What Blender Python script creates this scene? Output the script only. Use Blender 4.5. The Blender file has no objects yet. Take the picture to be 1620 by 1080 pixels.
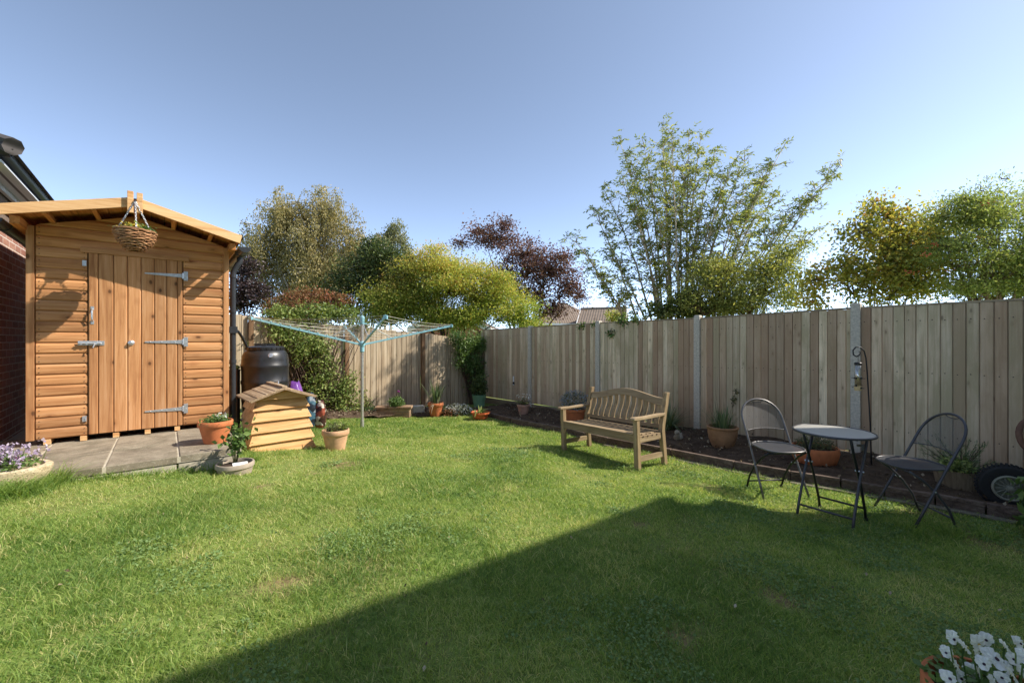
import bpy, math, random
import numpy as np
from mathutils import Vector, Matrix
R = math.radians
C = bpy.context.scene.collection
random.seed(7)
RNG = np.random.default_rng(11)

# ------------------------------------------------------------------ layout
F, CX, HY, EYE = 672.0, 810.0, 536.0, 1.46      # focal length (px of the photo), centre column, horizon row, eye height
W = Vector((.775, .632, 0)).normalized()          # along the shed front and the rear fence
N = Vector((W.y, -W.x, 0))                        # out of the shed front / along the side fence, towards the house
A_SHED = math.atan2(W.y, W.x)
U0 = 6.68

def uv(x, y):
    return U0 - (W.x * x + W.y * y), -W.y * x + W.x * y

def gz(x, y):
    u, v = uv(x, y)
    u = min(max(u, -3), 8.2); v = min(max(v, -2), 10.5)
    return -.035 * max(0, v - 2) + .103 * max(0, u - 2.5)

def gz_np(x, y):
    u = np.clip(U0 - (W.x * x + W.y * y), -3, 8.2); v = np.clip(-W.y * x + W.x * y, -2, 10.5)
    return -.035 * np.maximum(0, v - 2) + .103 * np.maximum(0, u - 2.5)

def at(px, py, z=None, dz=0):
    rx, rz = (px - CX) / F, -(py - HY) / F
    Y = 4.0
    for _ in range(40):
        zz = (gz(rx * Y, Y) + dz) if z is None else z
        Y = .5 * Y + .5 * min(60, max(.3, (zz - EYE) / rz))
    zz = (gz(rx * Y, Y) + dz) if z is None else z
    return Vector((rx * Y, Y, zz))

def pt(px, py, Y):
    return Vector(((px - CX) / F * Y, Y, EYE - (py - HY) / F * Y))

# ------------------------------------------------------------------ objects
def tag(o, label=None, cat=None, group=None, kind=None):
    if label: o['label'] = label
    if cat: o['category'] = cat
    if group: o['group'] = group
    if kind: o['kind'] = kind
    return o

def thing(name, loc, rz=0, label=None, cat=None, group=None):
    o = bpy.data.objects.new(name, None); C.objects.link(o)
    o.location = loc; o.rotation_euler = (0, 0, rz); o.empty_display_size = .1
    return tag(o, label, cat, group)

def copy_tree(o, parent=None):
    c = o.copy(); C.objects.link(c)
    if parent: c.parent = parent
    for ch in o.children: copy_tree(ch, c)
    return c

class MB:
    def __init__(s):
        s.v = []; s.f = []; s.r = []
    def add(s, vs, fs, rnd=None):
        b = len(s.v); rnd = random.random() if rnd is None else rnd
        s.v += [tuple(p) for p in vs]; s.r += [rnd] * len(vs)
        s.f += [tuple(i + b for i in f) for f in fs]
    def box(s, c, d, M=None, rnd=None, taper=1):
        x, y, z = d[0] / 2, d[1] / 2, d[2] / 2
        vs = [Vector((sx * x * (taper if sz > 0 else 1), sy * y * (taper if sz > 0 else 1), sz * z)) for sz in (-1, 1) for sx, sy in ((-1, -1), (1, -1), (1, 1), (-1, 1))]
        if M is not None: vs = [M @ p for p in vs]
        c = Vector(c)
        s.add([p + c for p in vs], [(3, 2, 1, 0), (4, 5, 6, 7), (0, 1, 5, 4), (1, 2, 6, 5), (2, 3, 7, 6), (3, 0, 4, 7)], rnd)
    def beam(s, a, b, w, h, up=(0, 0, 1), rnd=None):
        a = Vector(a); b = Vector(b); d = (b - a); L = d.length; d.normalize()
        up = Vector(up); sd = d.cross(up)
        if sd.length < 1e-4: sd = d.cross(Vector((1, 0, 0)))
        sd.normalize(); u2 = sd.cross(d)
        M = Matrix((d, sd, u2)).transposed()
        s.box((a + b) / 2, (L, w, h), M, rnd)
    def tube(s, pts, r, n=8, caps=True, rnd=None, closed=False):
        pts = [Vector(p) for p in pts]; m = len(pts)
        if not isinstance(r, (list, tuple)): r = [r] * m
        vs = []; fs = []; prev = None
        for i, p in enumerate(pts):
            if closed: d = pts[(i + 1) % m] - pts[i - 1]
            else: d = pts[min(i + 1, m - 1)] - pts[max(i - 1, 0)]
            if d.length < 1e-9: d = Vector((0, 0, 1))
            d.normalize()
            if prev is None:
                q = d.orthogonal().normalized()
            else:
                q = prev - d * prev.dot(d)
                q = q.normalized() if q.length > 1e-6 else d.orthogonal().normalized()
            prev = q; b = d.cross(q)
            for k in range(n):
                a = 2 * math.pi * k / n
                vs.append(p + (q * math.cos(a) + b * math.sin(a)) * r[i])
        for i in range(m if closed else m - 1):
            j = (i + 1) % m
            for k in range(n):
                fs.append((i * n + k, i * n + (k + 1) % n, j * n + (k + 1) % n, j * n + k))
        if caps and not closed and n > 2:
            fs.append(tuple(range(n - 1, -1, -1))); fs.append(tuple((m - 1) * n + k for k in range(n)))
        s.add(vs, fs, rnd)
    def lathe(s, prof, c=(0, 0, 0), n=28, sx=1, sy=1, rnd=None, wob=0, M=None):
        vs = []; fs = []; c = Vector(c); m = len(prof)
        ph = random.random() * 6
        for (r, z) in prof:
            for k in range(n):
                a = 2 * math.pi * k / n
                rr = r * (1 + wob * math.sin(3 * a + ph) + wob * .6 * math.sin(5 * a + 2 * ph))
                p = Vector((rr * math.cos(a) * sx, rr * math.sin(a) * sy, z))
                vs.append((M @ p if M is not None else p) + c)
        for i in range(m - 1):
            for k in range(n):
                fs.append((i * n + k, i * n + (k + 1) % n, (i + 1) * n + (k + 1) % n, (i + 1) * n + k))
        if prof[0][0] > 1e-5: fs.append(tuple(range(n - 1, -1, -1)))
        if prof[-1][0] > 1e-5: fs.append(tuple((m - 1) * n + k for k in range(n)))
        s.add(vs, fs, rnd)
    def prism(s, prof, x0, x1, rnd=None, ax='x'):
        """closed 2-D profile swept along an axis; x0/x1 may be functions of the second profile coordinate"""
        n = len(prof); vs = []
        for e in (x0, x1):
            for (a, b) in prof:
                x = e(b) if callable(e) else e
                vs.append({'x': (x, a, b), 'y': (a, x, b), 'z': (a, b, x)}[ax])
        fs = [(k, (k + 1) % n, n + (k + 1) % n, n + k) for k in range(n)] + [tuple(range(n - 1, -1, -1)), tuple(range(n, 2 * n))]
        s.add(vs, fs, rnd)
    def sphere(s, c, r, n=10, m=7, rnd=None, sc=(1, 1, 1), jit=0):
        vs = [Vector((0, 0, -1))]; fs = []
        for i in range(1, m):
            t = math.pi * i / m
            for k in range(n):
                a = 2 * math.pi * k / n
                vs.append(Vector((math.sin(t) * math.cos(a), math.sin(t) * math.sin(a), -math.cos(t))))
        vs.append(Vector((0, 0, 1)))
        for k in range(n): fs.append((0, 1 + (k + 1) % n, 1 + k))
        for i in range(m - 2):
            for k in range(n):
                a = 1 + i * n
                fs.append((a + k, a + (k + 1) % n, a + n + (k + 1) % n, a + n + k))
        t = len(vs) - 1; a = 1 + (m - 2) * n
        for k in range(n): fs.append((a + k, a + (k + 1) % n, t))
        c = Vector(c)
        s.add([Vector((p.x * sc[0], p.y * sc[1], p.z * sc[2])) * r * (1 + jit * random.uniform(-1, 1)) + c for p in vs], fs, rnd)
    def build(s, name, mat, parent=None, smooth=False, bevel=0, angle=None):
        me = bpy.data.meshes.new(name); me.from_pydata(s.v, [], s.f)
        at_ = me.attributes.new('rnd', 'FLOAT', 'POINT'); at_.data.foreach_set('value', s.r)
        me.materials.append(mat)
        if smooth: me.polygons.foreach_set('use_smooth', [True] * len(me.polygons))
        me.update()
        if smooth and angle: me.set_sharp_from_angle(angle=R(angle))
        o = bpy.data.objects.new(name, me); C.objects.link(o)
        if parent: o.parent = parent
        if bevel:
            b = o.modifiers.new('bevel', 'BEVEL'); b.width = bevel; b.segments = 2; b.limit_method = 'ANGLE'; b.angle_limit = R(40)
        return o

def np_mesh(name, V, faces, loop_n, rnd, mat, parent=None, smooth=False):
    """V (n,3); faces flat index array; loop_n verts per face (const); rnd per vertex"""
    me = bpy.data.meshes.new(name)
    me.vertices.add(len(V)); me.vertices.foreach_set('co', V.astype(np.float32).ravel())
    nf = len(faces) // loop_n
    me.loops.add(len(faces)); me.loops.foreach_set('vertex_index', faces.astype(np.int32))
    me.polygons.add(nf); me.polygons.foreach_set('loop_start', np.arange(0, nf * loop_n, loop_n, dtype=np.int32))
    a = me.attributes.new('rnd', 'FLOAT', 'POINT'); a.data.foreach_set('value', rnd.astype(np.float32))
    me.materials.append(mat); me.update(calc_edges=True)
    o = bpy.data.objects.new(name, me); C.objects.link(o)
    if parent: o.parent = parent
    return o

def norm(a): return a / (np.linalg.norm(a, axis=1, keepdims=True) + 1e-9)

def leaves(name, P, L, wid, mat, parent=None, rnd=None, D=None, up=.4, fold=.25, rng=RNG):
    """leaf-shaped folded faces at points P, length L, width ratio wid; D = mean direction (n,3) or None"""
    n = len(P); L = np.broadcast_to(np.asarray(L, float), (n,)) * rng.uniform(.65, 1.3, n)
    d = norm(rng.normal(size=(n, 3)))
    if D is not None: d = norm(d * .6 + D)
    nr = rng.normal(size=(n, 3)); nr[:, 2] += up * 3
    s = norm(np.cross(d, nr)); nn = np.cross(s, d)
    w = L * wid * .5
    b = P; t = P + d * L[:, None]; m = P + d * (L * .45)[:, None]
    l = m + s * w[:, None] + nn * (w * fold)[:, None]
    r = m - s * w[:, None] + nn * (w * fold)[:, None]
    V = np.stack([b, l, t, r], 1).reshape(-1, 3)
    k = np.arange(n) * 4
    Fa = np.stack([k, k + 2, k + 1, k, k + 3, k + 2], 1).ravel()
    if rnd is None: rnd = rng.random(n)
    return np_mesh(name, V, Fa, 3, np.repeat(rnd, 4), mat, parent)

def vnoise(x, y, s, seed=0):
    x = np.asarray(x) / s + 1000; y = np.asarray(y) / s + 1000
    xi = np.floor(x).astype(np.int64); yi = np.floor(y).astype(np.int64); fx = x - xi; fy = y - yi
    fx = fx * fx * (3 - 2 * fx); fy = fy * fy * (3 - 2 * fy)
    def h(a, b):
        k = (a * 374761393 + b * 668265263 + seed * 1274126177) & 0xffffffff
        k = ((k ^ (k >> 13)) * 1274126177) & 0xffffffff
        return ((k ^ (k >> 16)) & 0xffff) / 65535.
    return (h(xi, yi) * (1 - fx) + h(xi + 1, yi) * fx) * (1 - fy) + (h(xi, yi + 1) * (1 - fx) + h(xi + 1, yi + 1) * fx) * fy

# ------------------------------------------------------------------ materials
def srgb(r, g, b, k=1):
    f = lambda c: (c / 12.92 if c <= .04045 else ((c + .055) / 1.055) ** 2.4)
    return (f(r / 255) * k, f(g / 255) * k, f(b / 255) * k)

class NT:
    def __init__(s, name):
        s.m = bpy.data.materials.new(name); s.m.use_nodes = True
        s.t = s.m.node_tree; s.t.nodes.clear()
        s.out = s.n('ShaderNodeOutputMaterial')
    def n(s, ty, **kw):
        nd = s.t.nodes.new(ty)
        for k, v in kw.items(): setattr(nd, k, v)
        return nd
    def l(s, a, b): s.t.links.new(a, b)
    def set(s, nd, **kw):
        for k, v in kw.items():
            i = nd.inputs[k.replace('_', ' ')]
            if hasattr(v, 'is_linked'): s.l(v, i)
            else: i.default_value = v
        return nd
    def ramp(s, fac, stops, interp='LINEAR'):
        nd = s.n('ShaderNodeValToRGB'); cr = nd.color_ramp; cr.interpolation = interp
        while len(cr.elements) < len(stops): cr.elements.new(.5)
        for e, (p, c) in zip(cr.elements, stops):
            e.position = p; e.color = tuple(c) + (1,) if hasattr(c, '__len__') else (c, c, c, 1)
        s.l(fac, nd.inputs[0]); return nd.outputs[0]
    def rnd(s): return s.n('ShaderNodeAttribute', attribute_name='rnd').outputs['Fac']
    def math(s, op, a, b):
        nd = s.n('ShaderNodeMath', operation=op)
        for i, v in ((0, a), (1, b)):
            if hasattr(v, 'is_linked'): s.l(v, nd.inputs[i])
            else: nd.inputs[i].default_value = v
        return nd.outputs[0]
    def mix(s, fac, a, b, mode='MIX'):
        nd = s.n('ShaderNodeMix', data_type='RGBA', blend_type=mode)
        for i, v in ((0, fac), (6, a), (7, b)):
            if hasattr(v, 'is_linked'): s.l(v, nd.inputs[i])
            elif i == 0: nd.inputs[i].default_value = v
            else: nd.inputs[i].default_value = tuple(v) + (1,)
        return nd.outputs[2]
    def coord(s, scale=(1, 1, 1), useR=None, kind='Object'):
        tc = s.n('ShaderNodeTexCoord').outputs[kind]
        if useR:
            c = s.n('ShaderNodeCombineXYZ'); k = s.math('MULTIPLY', s.rnd(), useR)
            for i in range(3): s.l(k, c.inputs[i])
            a = s.n('ShaderNodeVectorMath', operation='ADD'); s.l(tc, a.inputs[0]); s.l(c.outputs[0], a.inputs[1]); tc = a.outputs[0]
        mp = s.n('ShaderNodeMapping'); mp.inputs['Scale'].default_value = scale; s.l(tc, mp.inputs[0])
        return mp.outputs[0]
    def noise(s, vec, scale, detail=4, rough=.55, dist=0):
        nd = s.n('ShaderNodeTexNoise'); s.l(vec, nd.inputs['Vector'])
        nd.inputs['Scale'].default_value = scale; nd.inputs['Detail'].default_value = detail
        nd.inputs['Roughness'].default_value = rough; nd.inputs['Distortion'].default_value = dist
        return nd.outputs['Fac']
    def bsdf(s, col, rough=.6, metal=0, bump=None, bstr=.3, bdist=.01, spec=.4, **kw):
        p = s.n('ShaderNodeBsdfPrincipled')
        if hasattr(col, 'is_linked'): s.l(col, p.inputs['Base Color'])
        else: p.inputs['Base Color'].default_value = tuple(col) + (1,)
        if hasattr(rough, 'is_linked'): s.l(rough, p.inputs['Roughness'])
        else: p.inputs['Roughness'].default_value = rough
        p.inputs['Metallic'].default_value = metal; p.inputs['Specular IOR Level'].default_value = spec
        for k, v in kw.items(): p.inputs[k.replace('_', ' ')].default_value = v
        if bump is not None:
            b = s.n('ShaderNodeBump'); b.inputs['Strength'].default_value = bstr; b.inputs['Distance'].default_value = bdist
            s.l(bump, b.inputs['Height']); s.l(b.outputs[0], p.inputs['Normal'])
        return p.outputs[0]
    def done(s, sh): s.l(sh, s.out.inputs['Surface']); return s.m

def m_plain(name, col, rough=.6, metal=0, var=.25, scale=12, bstr=.15, spec=.4, rv=0, **kw):
    t = NT(name); v = t.coord(useR=7)
    a = t.noise(v, scale, 5, .6)
    k = t.ramp(a, [(.3, 1 - var), (.7, 1 + var * .6)])
    c = t.mix(1, col, k, 'MULTIPLY')
    if rv:
        kk = t.ramp(t.rnd(), [(0, 1 - rv), (1, 1 + rv)]); c = t.mix(1, c, kk, 'MULTIPLY')
    return t.done(t.bsdf(c, rough, metal, a, bstr, .004, spec, **kw))

def m_wood(name, cols, axis=0, fine=55, along=.05, knots=1, rough=.75, rv=.18, bstr=.25, ks=(4., 8.), stain=None, stain2=None):
    """cols = dark grain, mid, light; axis = grain direction in object space"""
    t = NT(name)
    sc = [1, 1, 1]; sc[axis] = along
    v = t.coord(tuple(sc), useR=9.3)
    n1 = t.noise(v, fine, 6, .62, .4)
    n2 = t.noise(v, fine * .22, 4, .55, 1.1)
    f = t.math('ADD', t.math('MULTIPLY', n1, .5), t.math('MULTIPLY', n2, .5))
    col = t.ramp(f, [(.34, cols[0]), (.5, cols[1]), (.66, cols[2])])
    if knots:
        s2 = [ks[1]] * 3; s2[axis] = ks[0]
        vk = t.coord(tuple(s2), useR=23.7)
        wob = t.noise(vk, 3, 3, .6)
        vo = t.n('ShaderNodeTexVoronoi'); vo.inputs['Scale'].default_value = 1; vo.inputs['Randomness'].default_value = 1
        t.l(vk, vo.inputs['Vector'])
        kd = t.math('ADD', vo.outputs['Distance'], t.math('MULTIPLY', wob, .10))
        sp = t.n('ShaderNodeSeparateColor'); t.l(vo.outputs['Color'], sp.inputs[0])
        gate = t.math('GREATER_THAN', sp.outputs[0], .42)      # only some cells hold a knot
        core = t.math('MULTIPLY', t.ramp(kd, [(.12, 1.), (.19, 0.)]), gate)
        halo = t.math('MULTIPLY', t.ramp(kd, [(.14, .85), (.38, 0.)]), gate)
        col = t.mix(t.math('MULTIPLY', halo, .8 * knots), col, cols[0])
        dk = tuple(c * .32 for c in cols[0])
        col = t.mix(t.math('MULTIPLY', core, .85 * knots), col, dk)
    k = t.ramp(t.rnd(), [(0, 1 - rv), (.5, 1.), (1, 1 + rv)])
    col = t.mix(1, col, k, 'MULTIPLY')
    if stain:
        vs = t.coord((1, 1, .3), useR=.7); ns = t.noise(vs, 3.2, 6, .65, .4)
        col = t.mix(t.ramp(ns, [(.42, 0.), (.62, .8)]), col, stain)
        n3 = t.noise(t.coord((1, 1, .12), useR=31), 9, 5, .7, .2)
        col = t.mix(t.ramp(n3, [(.54, 0.), (.74, .4)]), col, stain2 or stain)
    if stain2:
        hv = t.math('FRACT', t.math('MULTIPLY', t.rnd(), 7.31), 0); col = t.mix(t.ramp(hv, [(.3, 0.), (1., .75)]), col, stain2)
    nail = t.math('GREATER_THAN', t.rnd(), 1.5)      # nail heads carry rnd = 2
    col = t.mix(nail, col, (.05, .045, .04))
    return t.done(t.bsdf(col, rough, 0, f, bstr, .004, .3))

def m_leaf(name, stops, rough=.5, trans=.35, spec=.35):
    t = NT(name)
    col = t.ramp(t.rnd(), stops)
    p = t.bsdf(col, rough, spec=spec)
    tr = t.n('ShaderNodeBsdfTranslucent')
    c2 = t.mix(1, col, (1.25, 1.25, .75), 'MULTIPLY'); t.l(c2, tr.inputs[0])
    mx = t.n('ShaderNodeMixShader'); mx.inputs[0].default_value = trans
    t.l(p, mx.inputs[1]); t.l(tr.outputs[0], mx.inputs[2])
    return t.done(mx.outputs[0])

M = {}
# timber
M['shed_h'] = m_wood('shed_timber_horizontal', (srgb(146, 96, 58), srgb(180, 128, 82), srgb(198, 150, 106)), 0, rv=.22, ks=(5.0, 9))
M['shed_v'] = m_wood('shed_timber_vertical', (srgb(148, 98, 60), srgb(182, 131, 86), srgb(200, 153, 111)), 2, rv=.16, ks=(5.5, 9))
M['shed_y'] = m_wood('shed_timber_depth', (srgb(155, 95, 45), srgb(198, 134, 75), srgb(215, 156, 96)), 1)
M['shed_pale'] = m_wood('planed_pale_timber', (srgb(178, 124, 74), srgb(217, 172, 120), srgb(232, 194, 146)), 0, knots=.8, rv=.1, ks=(4, 7))
M['hive'] = m_wood('pale_pine', (srgb(172, 120, 72), srgb(208, 162, 108), srgb(222, 184, 136)), 0, knots=.9, rv=.12, ks=(4.5, 8))
M['hive_roof'] = m_wood('grey_roof_timber', (srgb(112, 90, 68), srgb(158, 134, 106), srgb(184, 162, 134)), 1, knots=.2, rv=.2)
M['render'] = None
M['fence_side'] = m_wood('weathered_fence_boards', (srgb(176, 156, 126), srgb(216, 196, 164), srgb(232, 214, 184)), 2, fine=70, along=.03, knots=.8, rough=.9, rv=.3, ks=(4.5, 11), stain=srgb(174, 160, 126), stain2=srgb(156, 122, 96))
M['fence_rear'] = m_wood('bleached_fence_boards', (srgb(124, 104, 82), srgb(178, 159, 132), srgb(202, 186, 160)), 2, fine=70, along=.03, knots=.5, rough=.9, rv=.18, ks=(4.5, 10))
M['fence_rail'] = m_wood('weathered_rail', (srgb(100, 88, 70), srgb(146, 132, 108), srgb(170, 156, 132)), 0, fine=60, knots=.3, rough=.9)
M['fence_post_wood'] = m_wood('brown_post_timber', (srgb(84, 62, 44), srgb(124, 96, 70), srgb(150, 122, 92)), 2, knots=.3, rough=.9)
M['bench_x'] = m_wood('aged_hardwood_long', (srgb(108, 90, 66), srgb(146, 125, 96), srgb(168, 148, 118)), 0, fine=80, knots=.15, rv=.15, rough=.8)
M['bench_y'] = m_wood('aged_hardwood_deep', (srgb(114, 95, 70), srgb(156, 134, 104), srgb(178, 158, 126)), 1, fine=80, knots=.15, rv=.12, rough=.8)
M['bench_z'] = m_wood('aged_hardwood_upright', (srgb(108, 90, 64), srgb(148, 126, 94), srgb(170, 149, 116)), 2, fine=80, knots=.15, rv=.15, rough=.8)
M['bark'] = m_wood('bark', (srgb(70, 58, 46), srgb(112, 96, 78), srgb(150, 134, 112)), 2, fine=30, along=.4, knots=0, rough=.95)
M['bark_pale'] = m_wood('pale_stem_bark', (srgb(132, 118, 98), srgb(184, 168, 144), srgb(210, 196, 172)), 2, fine=30, along=.4, knots=0, rough=.95)
M['bark_birch'] = m_wood('birch_bark', (srgb(90, 80, 70), srgb(206, 200, 188), srgb(228, 222, 210)), 2, fine=14, along=3, knots=0, rough=.9)
M['bark_dark'] = m_wood('dark_twig_bark', (srgb(58, 44, 38), srgb(86, 68, 58), srgb(110, 90, 76)), 2, fine=30, along=.4, knots=0, rough=.95)
# others
M['concrete'] = m_plain('concrete_post', srgb(196, 188, 172), .9, var=.3, scale=40, bstr=.3)
M['galv'] = m_plain('galvanised_steel', srgb(205, 208, 212), .38, .75, var=.2, scale=40, bstr=.08)
M['steel_dark'] = m_plain('blackened_steel', srgb(52, 52, 54), .45, .5, var=.2)
M['black_plastic'] = m_plain('black_plastic', srgb(40, 40, 42), .36, 0, var=.15, scale=9, bstr=.05, spec=.5)
M['gutter_black'] = m_plain('gutter_plastic', srgb(50, 52, 56), .4, 0, var=.15, bstr=.03)
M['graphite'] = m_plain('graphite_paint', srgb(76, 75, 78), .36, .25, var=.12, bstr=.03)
M['graphite_lit'] = m_plain('sunlit_graphite_paint', srgb(112, 110, 110), .34, .45, var=.3, scale=25, bstr=.05)  # same graphite with sunlight put into its colour, for the chair in sun
M['terracotta'] = m_plain('terracotta', srgb(196, 116, 72), .85, var=.2, scale=14, bstr=.2)
M['terracotta_pale'] = m_plain('chalky_terracotta', srgb(208, 164, 128), .9, var=.28, scale=9, bstr=.25)
M['terracotta_pink'] = m_plain('pink_terracotta', srgb(186, 146, 128), .9, var=.25, scale=9)
M['terracotta_moss'] = m_plain('mossy_terracotta', srgb(164, 124, 88), .9, var=.4, scale=7, bstr=.3)
M['plastic_orange'] = m_plain('orange_plastic', srgb(204, 104, 62), .5, var=.12)
M['plastic_green'] = m_plain('green_glaze', srgb(112, 152, 120), .45, var=.15)
M['plastic_stone'] = m_plain('stone_grey_plastic', srgb(168, 154, 138), .7, var=.18)
M['white_paper'] = m_plain('white_card', srgb(232, 232, 230), .6, var=.05)
M['white_paint'] = m_plain('white_plastic', srgb(226, 226, 224), .5, var=.06)
M['soffit_grey'] = m_plain('grey_soffit', srgb(214, 218, 220), .6, var=.08)
M['brown_board'] = m_plain('brown_fascia_board', srgb(122, 104, 88), .7, var=.2)
M['turquoise'] = m_plain('turquoise_plastic', srgb(140, 188, 200), .42, var=.1)
M['line_cord'] = m_plain('washing_line_cord', srgb(196, 192, 176), .6, var=.1)
M['alu'] = m_plain('brushed_aluminium', srgb(190, 188, 182), .4, .55, var=.15)
M['rust'] = m_plain('rusty_iron', srgb(112, 82, 66), .8, .1, var=.35)
M['rubber'] = m_plain('tyre_rubber', srgb(38, 38, 38), .85, var=.2)
M['cream_metal'] = m_plain('cream_enamel', srgb(136, 136, 120), .5, var=.2)
M['wicker'] = m_wood('wicker', (srgb(92, 62, 40), srgb(150, 108, 74), srgb(190, 150, 112)), 0, fine=30, along=1, knots=0, rv=.35, rough=.8)
M['liner'] = m_plain('dark_liner', srgb(40, 34, 28), .9)
M['compost'] = m_plain('potting_compost', srgb(64, 50, 38), 1, var=.5, scale=60, bstr=.6)
M['moss'] = m_plain('green_moss', srgb(110, 130, 72), 1, var=.4, scale=40, bstr=.5)
M['purple_bag'] = m_plain('purple_plastic_sack', srgb(124, 74, 160), .35, var=.3, scale=14, bstr=.4)
M['seed'] = m_plain('seed_mix', srgb(206, 180, 130), .9, var=.5, scale=160, bstr=.5)
M['ornament'] = m_plain('cast_stone', srgb(158, 150, 134), .95, var=.35, scale=30, bstr=.4)
M['half_log'] = m_wood('barrel_staves', (srgb(84, 70, 54), srgb(128, 112, 88), srgb(150, 132, 106)), 2, knots=.1, rv=.2, rough=.95)

def m_stone():
    t = NT('reconstituted_stone'); v = t.coord()
    a = t.noise(v, 26, 7, .7); b = t.noise(v, 90, 3, .6)
    vo = t.n('ShaderNodeTexVoronoi'); vo.inputs['Scale'].default_value = 55; t.l(v, vo.inputs['Vector'])
    pit = t.ramp(vo.outputs['Distance'], [(.0, 0.), (.3, 1.)])
    c = t.ramp(a, [(.3, srgb(172, 152, 118)), (.55, srgb(212, 194, 160)), (.75, srgb(230, 216, 188))])
    c = t.mix(1, c, t.ramp(b, [(.35, .72), (.6, 1.05)]), 'MULTIPLY')
    return t.done(t.bsdf(c, .95, 0, t.math('ADD', a, pit), .6, .01, .2))
M['stone'] = m_stone()

def m_slab():
    t = NT('riven_paving'); v = t.coord(useR=11)
    a = t.noise(v, 5, 7, .65); b = t.noise(v, 38, 4, .6)
    c = t.ramp(a, [(.3, srgb(116, 106, 90)), (.5, srgb(142, 131, 113)), (.7, srgb(164, 153, 134))])
    c = t.mix(1, c, t.ramp(b, [(.3, .8), (.65, 1.06)]), 'MULTIPLY')
    c = t.mix(1, c, t.ramp(t.rnd(), [(0, .88), (1, 1.1)]), 'MULTIPLY')
    st = t.noise(t.coord(), 1.9, 6, .7, .6); c = t.mix(t.ramp(st, [(.5, 0.), (.64, .55)]), c, srgb(92, 88, 70))
    sp = t.noise(t.coord(), 130, 2, .5); c = t.mix(t.ramp(sp, [(.62, 0.), (.7, .5)]), c, srgb(196, 190, 176))
    return t.done(t.bsdf(c, .9, 0, a, .35, .012, .25))
M['slab'] = m_slab()
M['mortar'] = m_plain('pale_mortar', srgb(190, 180, 160), .95, var=.25, scale=20, bstr=.4)

def m_brick(name, c1, c2, mortar, band=None, sc=1):
    """bricks laid in object space: x along the wall, z up"""
    t = NT(name); tc = t.n('ShaderNodeTexCoord').outputs['Object']
    sx = t.n('ShaderNodeSeparateXYZ'); t.l(tc, sx.inputs[0])
    cb = t.n('ShaderNodeCombineXYZ'); t.l(t.math('ADD', sx.outputs[0], sx.outputs[1]), cb.inputs[0]); t.l(sx.outputs[2], cb.inputs[1])
    br = t.n('ShaderNodeTexBrick'); t.l(cb.outputs[0], br.inputs['Vector'])
    br.inputs['Scale'].default_value = 1; br.inputs['Brick Width'].default_value = .225 * sc; br.inputs['Row Height'].default_value = .075 * sc
    br.inputs['Mortar Size'].default_value = .006 * sc; br.inputs['Mortar Smooth'].default_value = .1; br.inputs['Bias'].default_value = 0
    br.inputs['Color1'].default_value = c1 + (1,); br.inputs['Color2'].default_value = c2 + (1,); br.inputs['Mortar'].default_value = mortar + (1,)
    n = t.noise(t.coord(), 30, 5, .65)
    c = t.mix(1, br.outputs['Color'], t.ramp(n, [(.3, .7), (.7, 1.15)]), 'MULTIPLY')
    return t.done(t.bsdf(c, .9, 0, t.math('SUBTRACT', t.math('MULTIPLY', n, .3), br.outputs['Fac']), .5, .008, .25))
M['render'] = m_plain('cream_render', srgb(226, 220, 206), .9, var=.08)
M['brick_dark'] = m_brick('dark_red_brick', srgb(158, 110, 94), srgb(186, 140, 120), srgb(222, 212, 200))
M['brick_red'] = m_brick('red_brick', srgb(176, 104, 80), srgb(196, 124, 96), srgb(190, 176, 160))

def m_tiles(name, c1, c2):
    t = NT(name); v = t.coord()
    w = t.n('ShaderNodeTexWave', wave_type='BANDS', bands_direction='Z'); w.inputs['Scale'].default_value = 2.6; w.inputs['Distortion'].default_value = .4
    t.l(v, w.inputs['Vector'])
    w2 = t.n('ShaderNodeTexWave', wave_type='BANDS', bands_direction='X'); w2.inputs['Scale'].default_value = 1.5; t.l(v, w2.inputs['Vector'])
    n = t.noise(v, 4, 5, .6)
    c = t.mix(n, c1, c2)
    c = t.mix(1, c, t.ramp(w.outputs['Fac'], [(.0, .55), (.25, 1.)]), 'MULTIPLY')
    return t.done(t.bsdf(c, .85, 0, t.math('ADD', w.outputs['Fac'], w2.outputs['Fac']), .5, .05))
M['tiles_brown'] = m_tiles('brown_roof_tiles', srgb(118, 102, 90), srgb(150, 132, 114))
M['tiles_dark'] = m_tiles('dark_roof_tiles', srgb(62, 60, 60), srgb(92, 86, 82))
M['glass_dark'] = m_plain('window_glass', srgb(40, 48, 58), .08, 0, var=.1, bstr=0, spec=.6)

def m_mesh(name, col, open_=.45, cell=420):
    """woven steel mesh: real gaps between fine wires"""
    t = NT(name); v = t.coord()
    ch = t.n('ShaderNodeTexChecker'); ch.inputs['Scale'].default_value = cell; t.l(v, ch.inputs['Vector'])
    tr = t.n('ShaderNodeBsdfTransparent')
    p = t.bsdf(col, .5, .3)
    mx = t.n('ShaderNodeMixShader'); mx.inputs[0].default_value = open_
    t.l(p, mx.inputs[1]); t.l(tr.outputs[0], mx.inputs[2])
    return t.done(mx.outputs[0])
M['chair_mesh'] = m_mesh('chair_mesh', srgb(98, 97, 96), .56)
M['seat_mesh'] = m_mesh('seat_mesh', srgb(80, 80, 83), .25)
M['table_mesh'] = m_mesh('table_mesh', srgb(186, 182, 172), .06)

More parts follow.
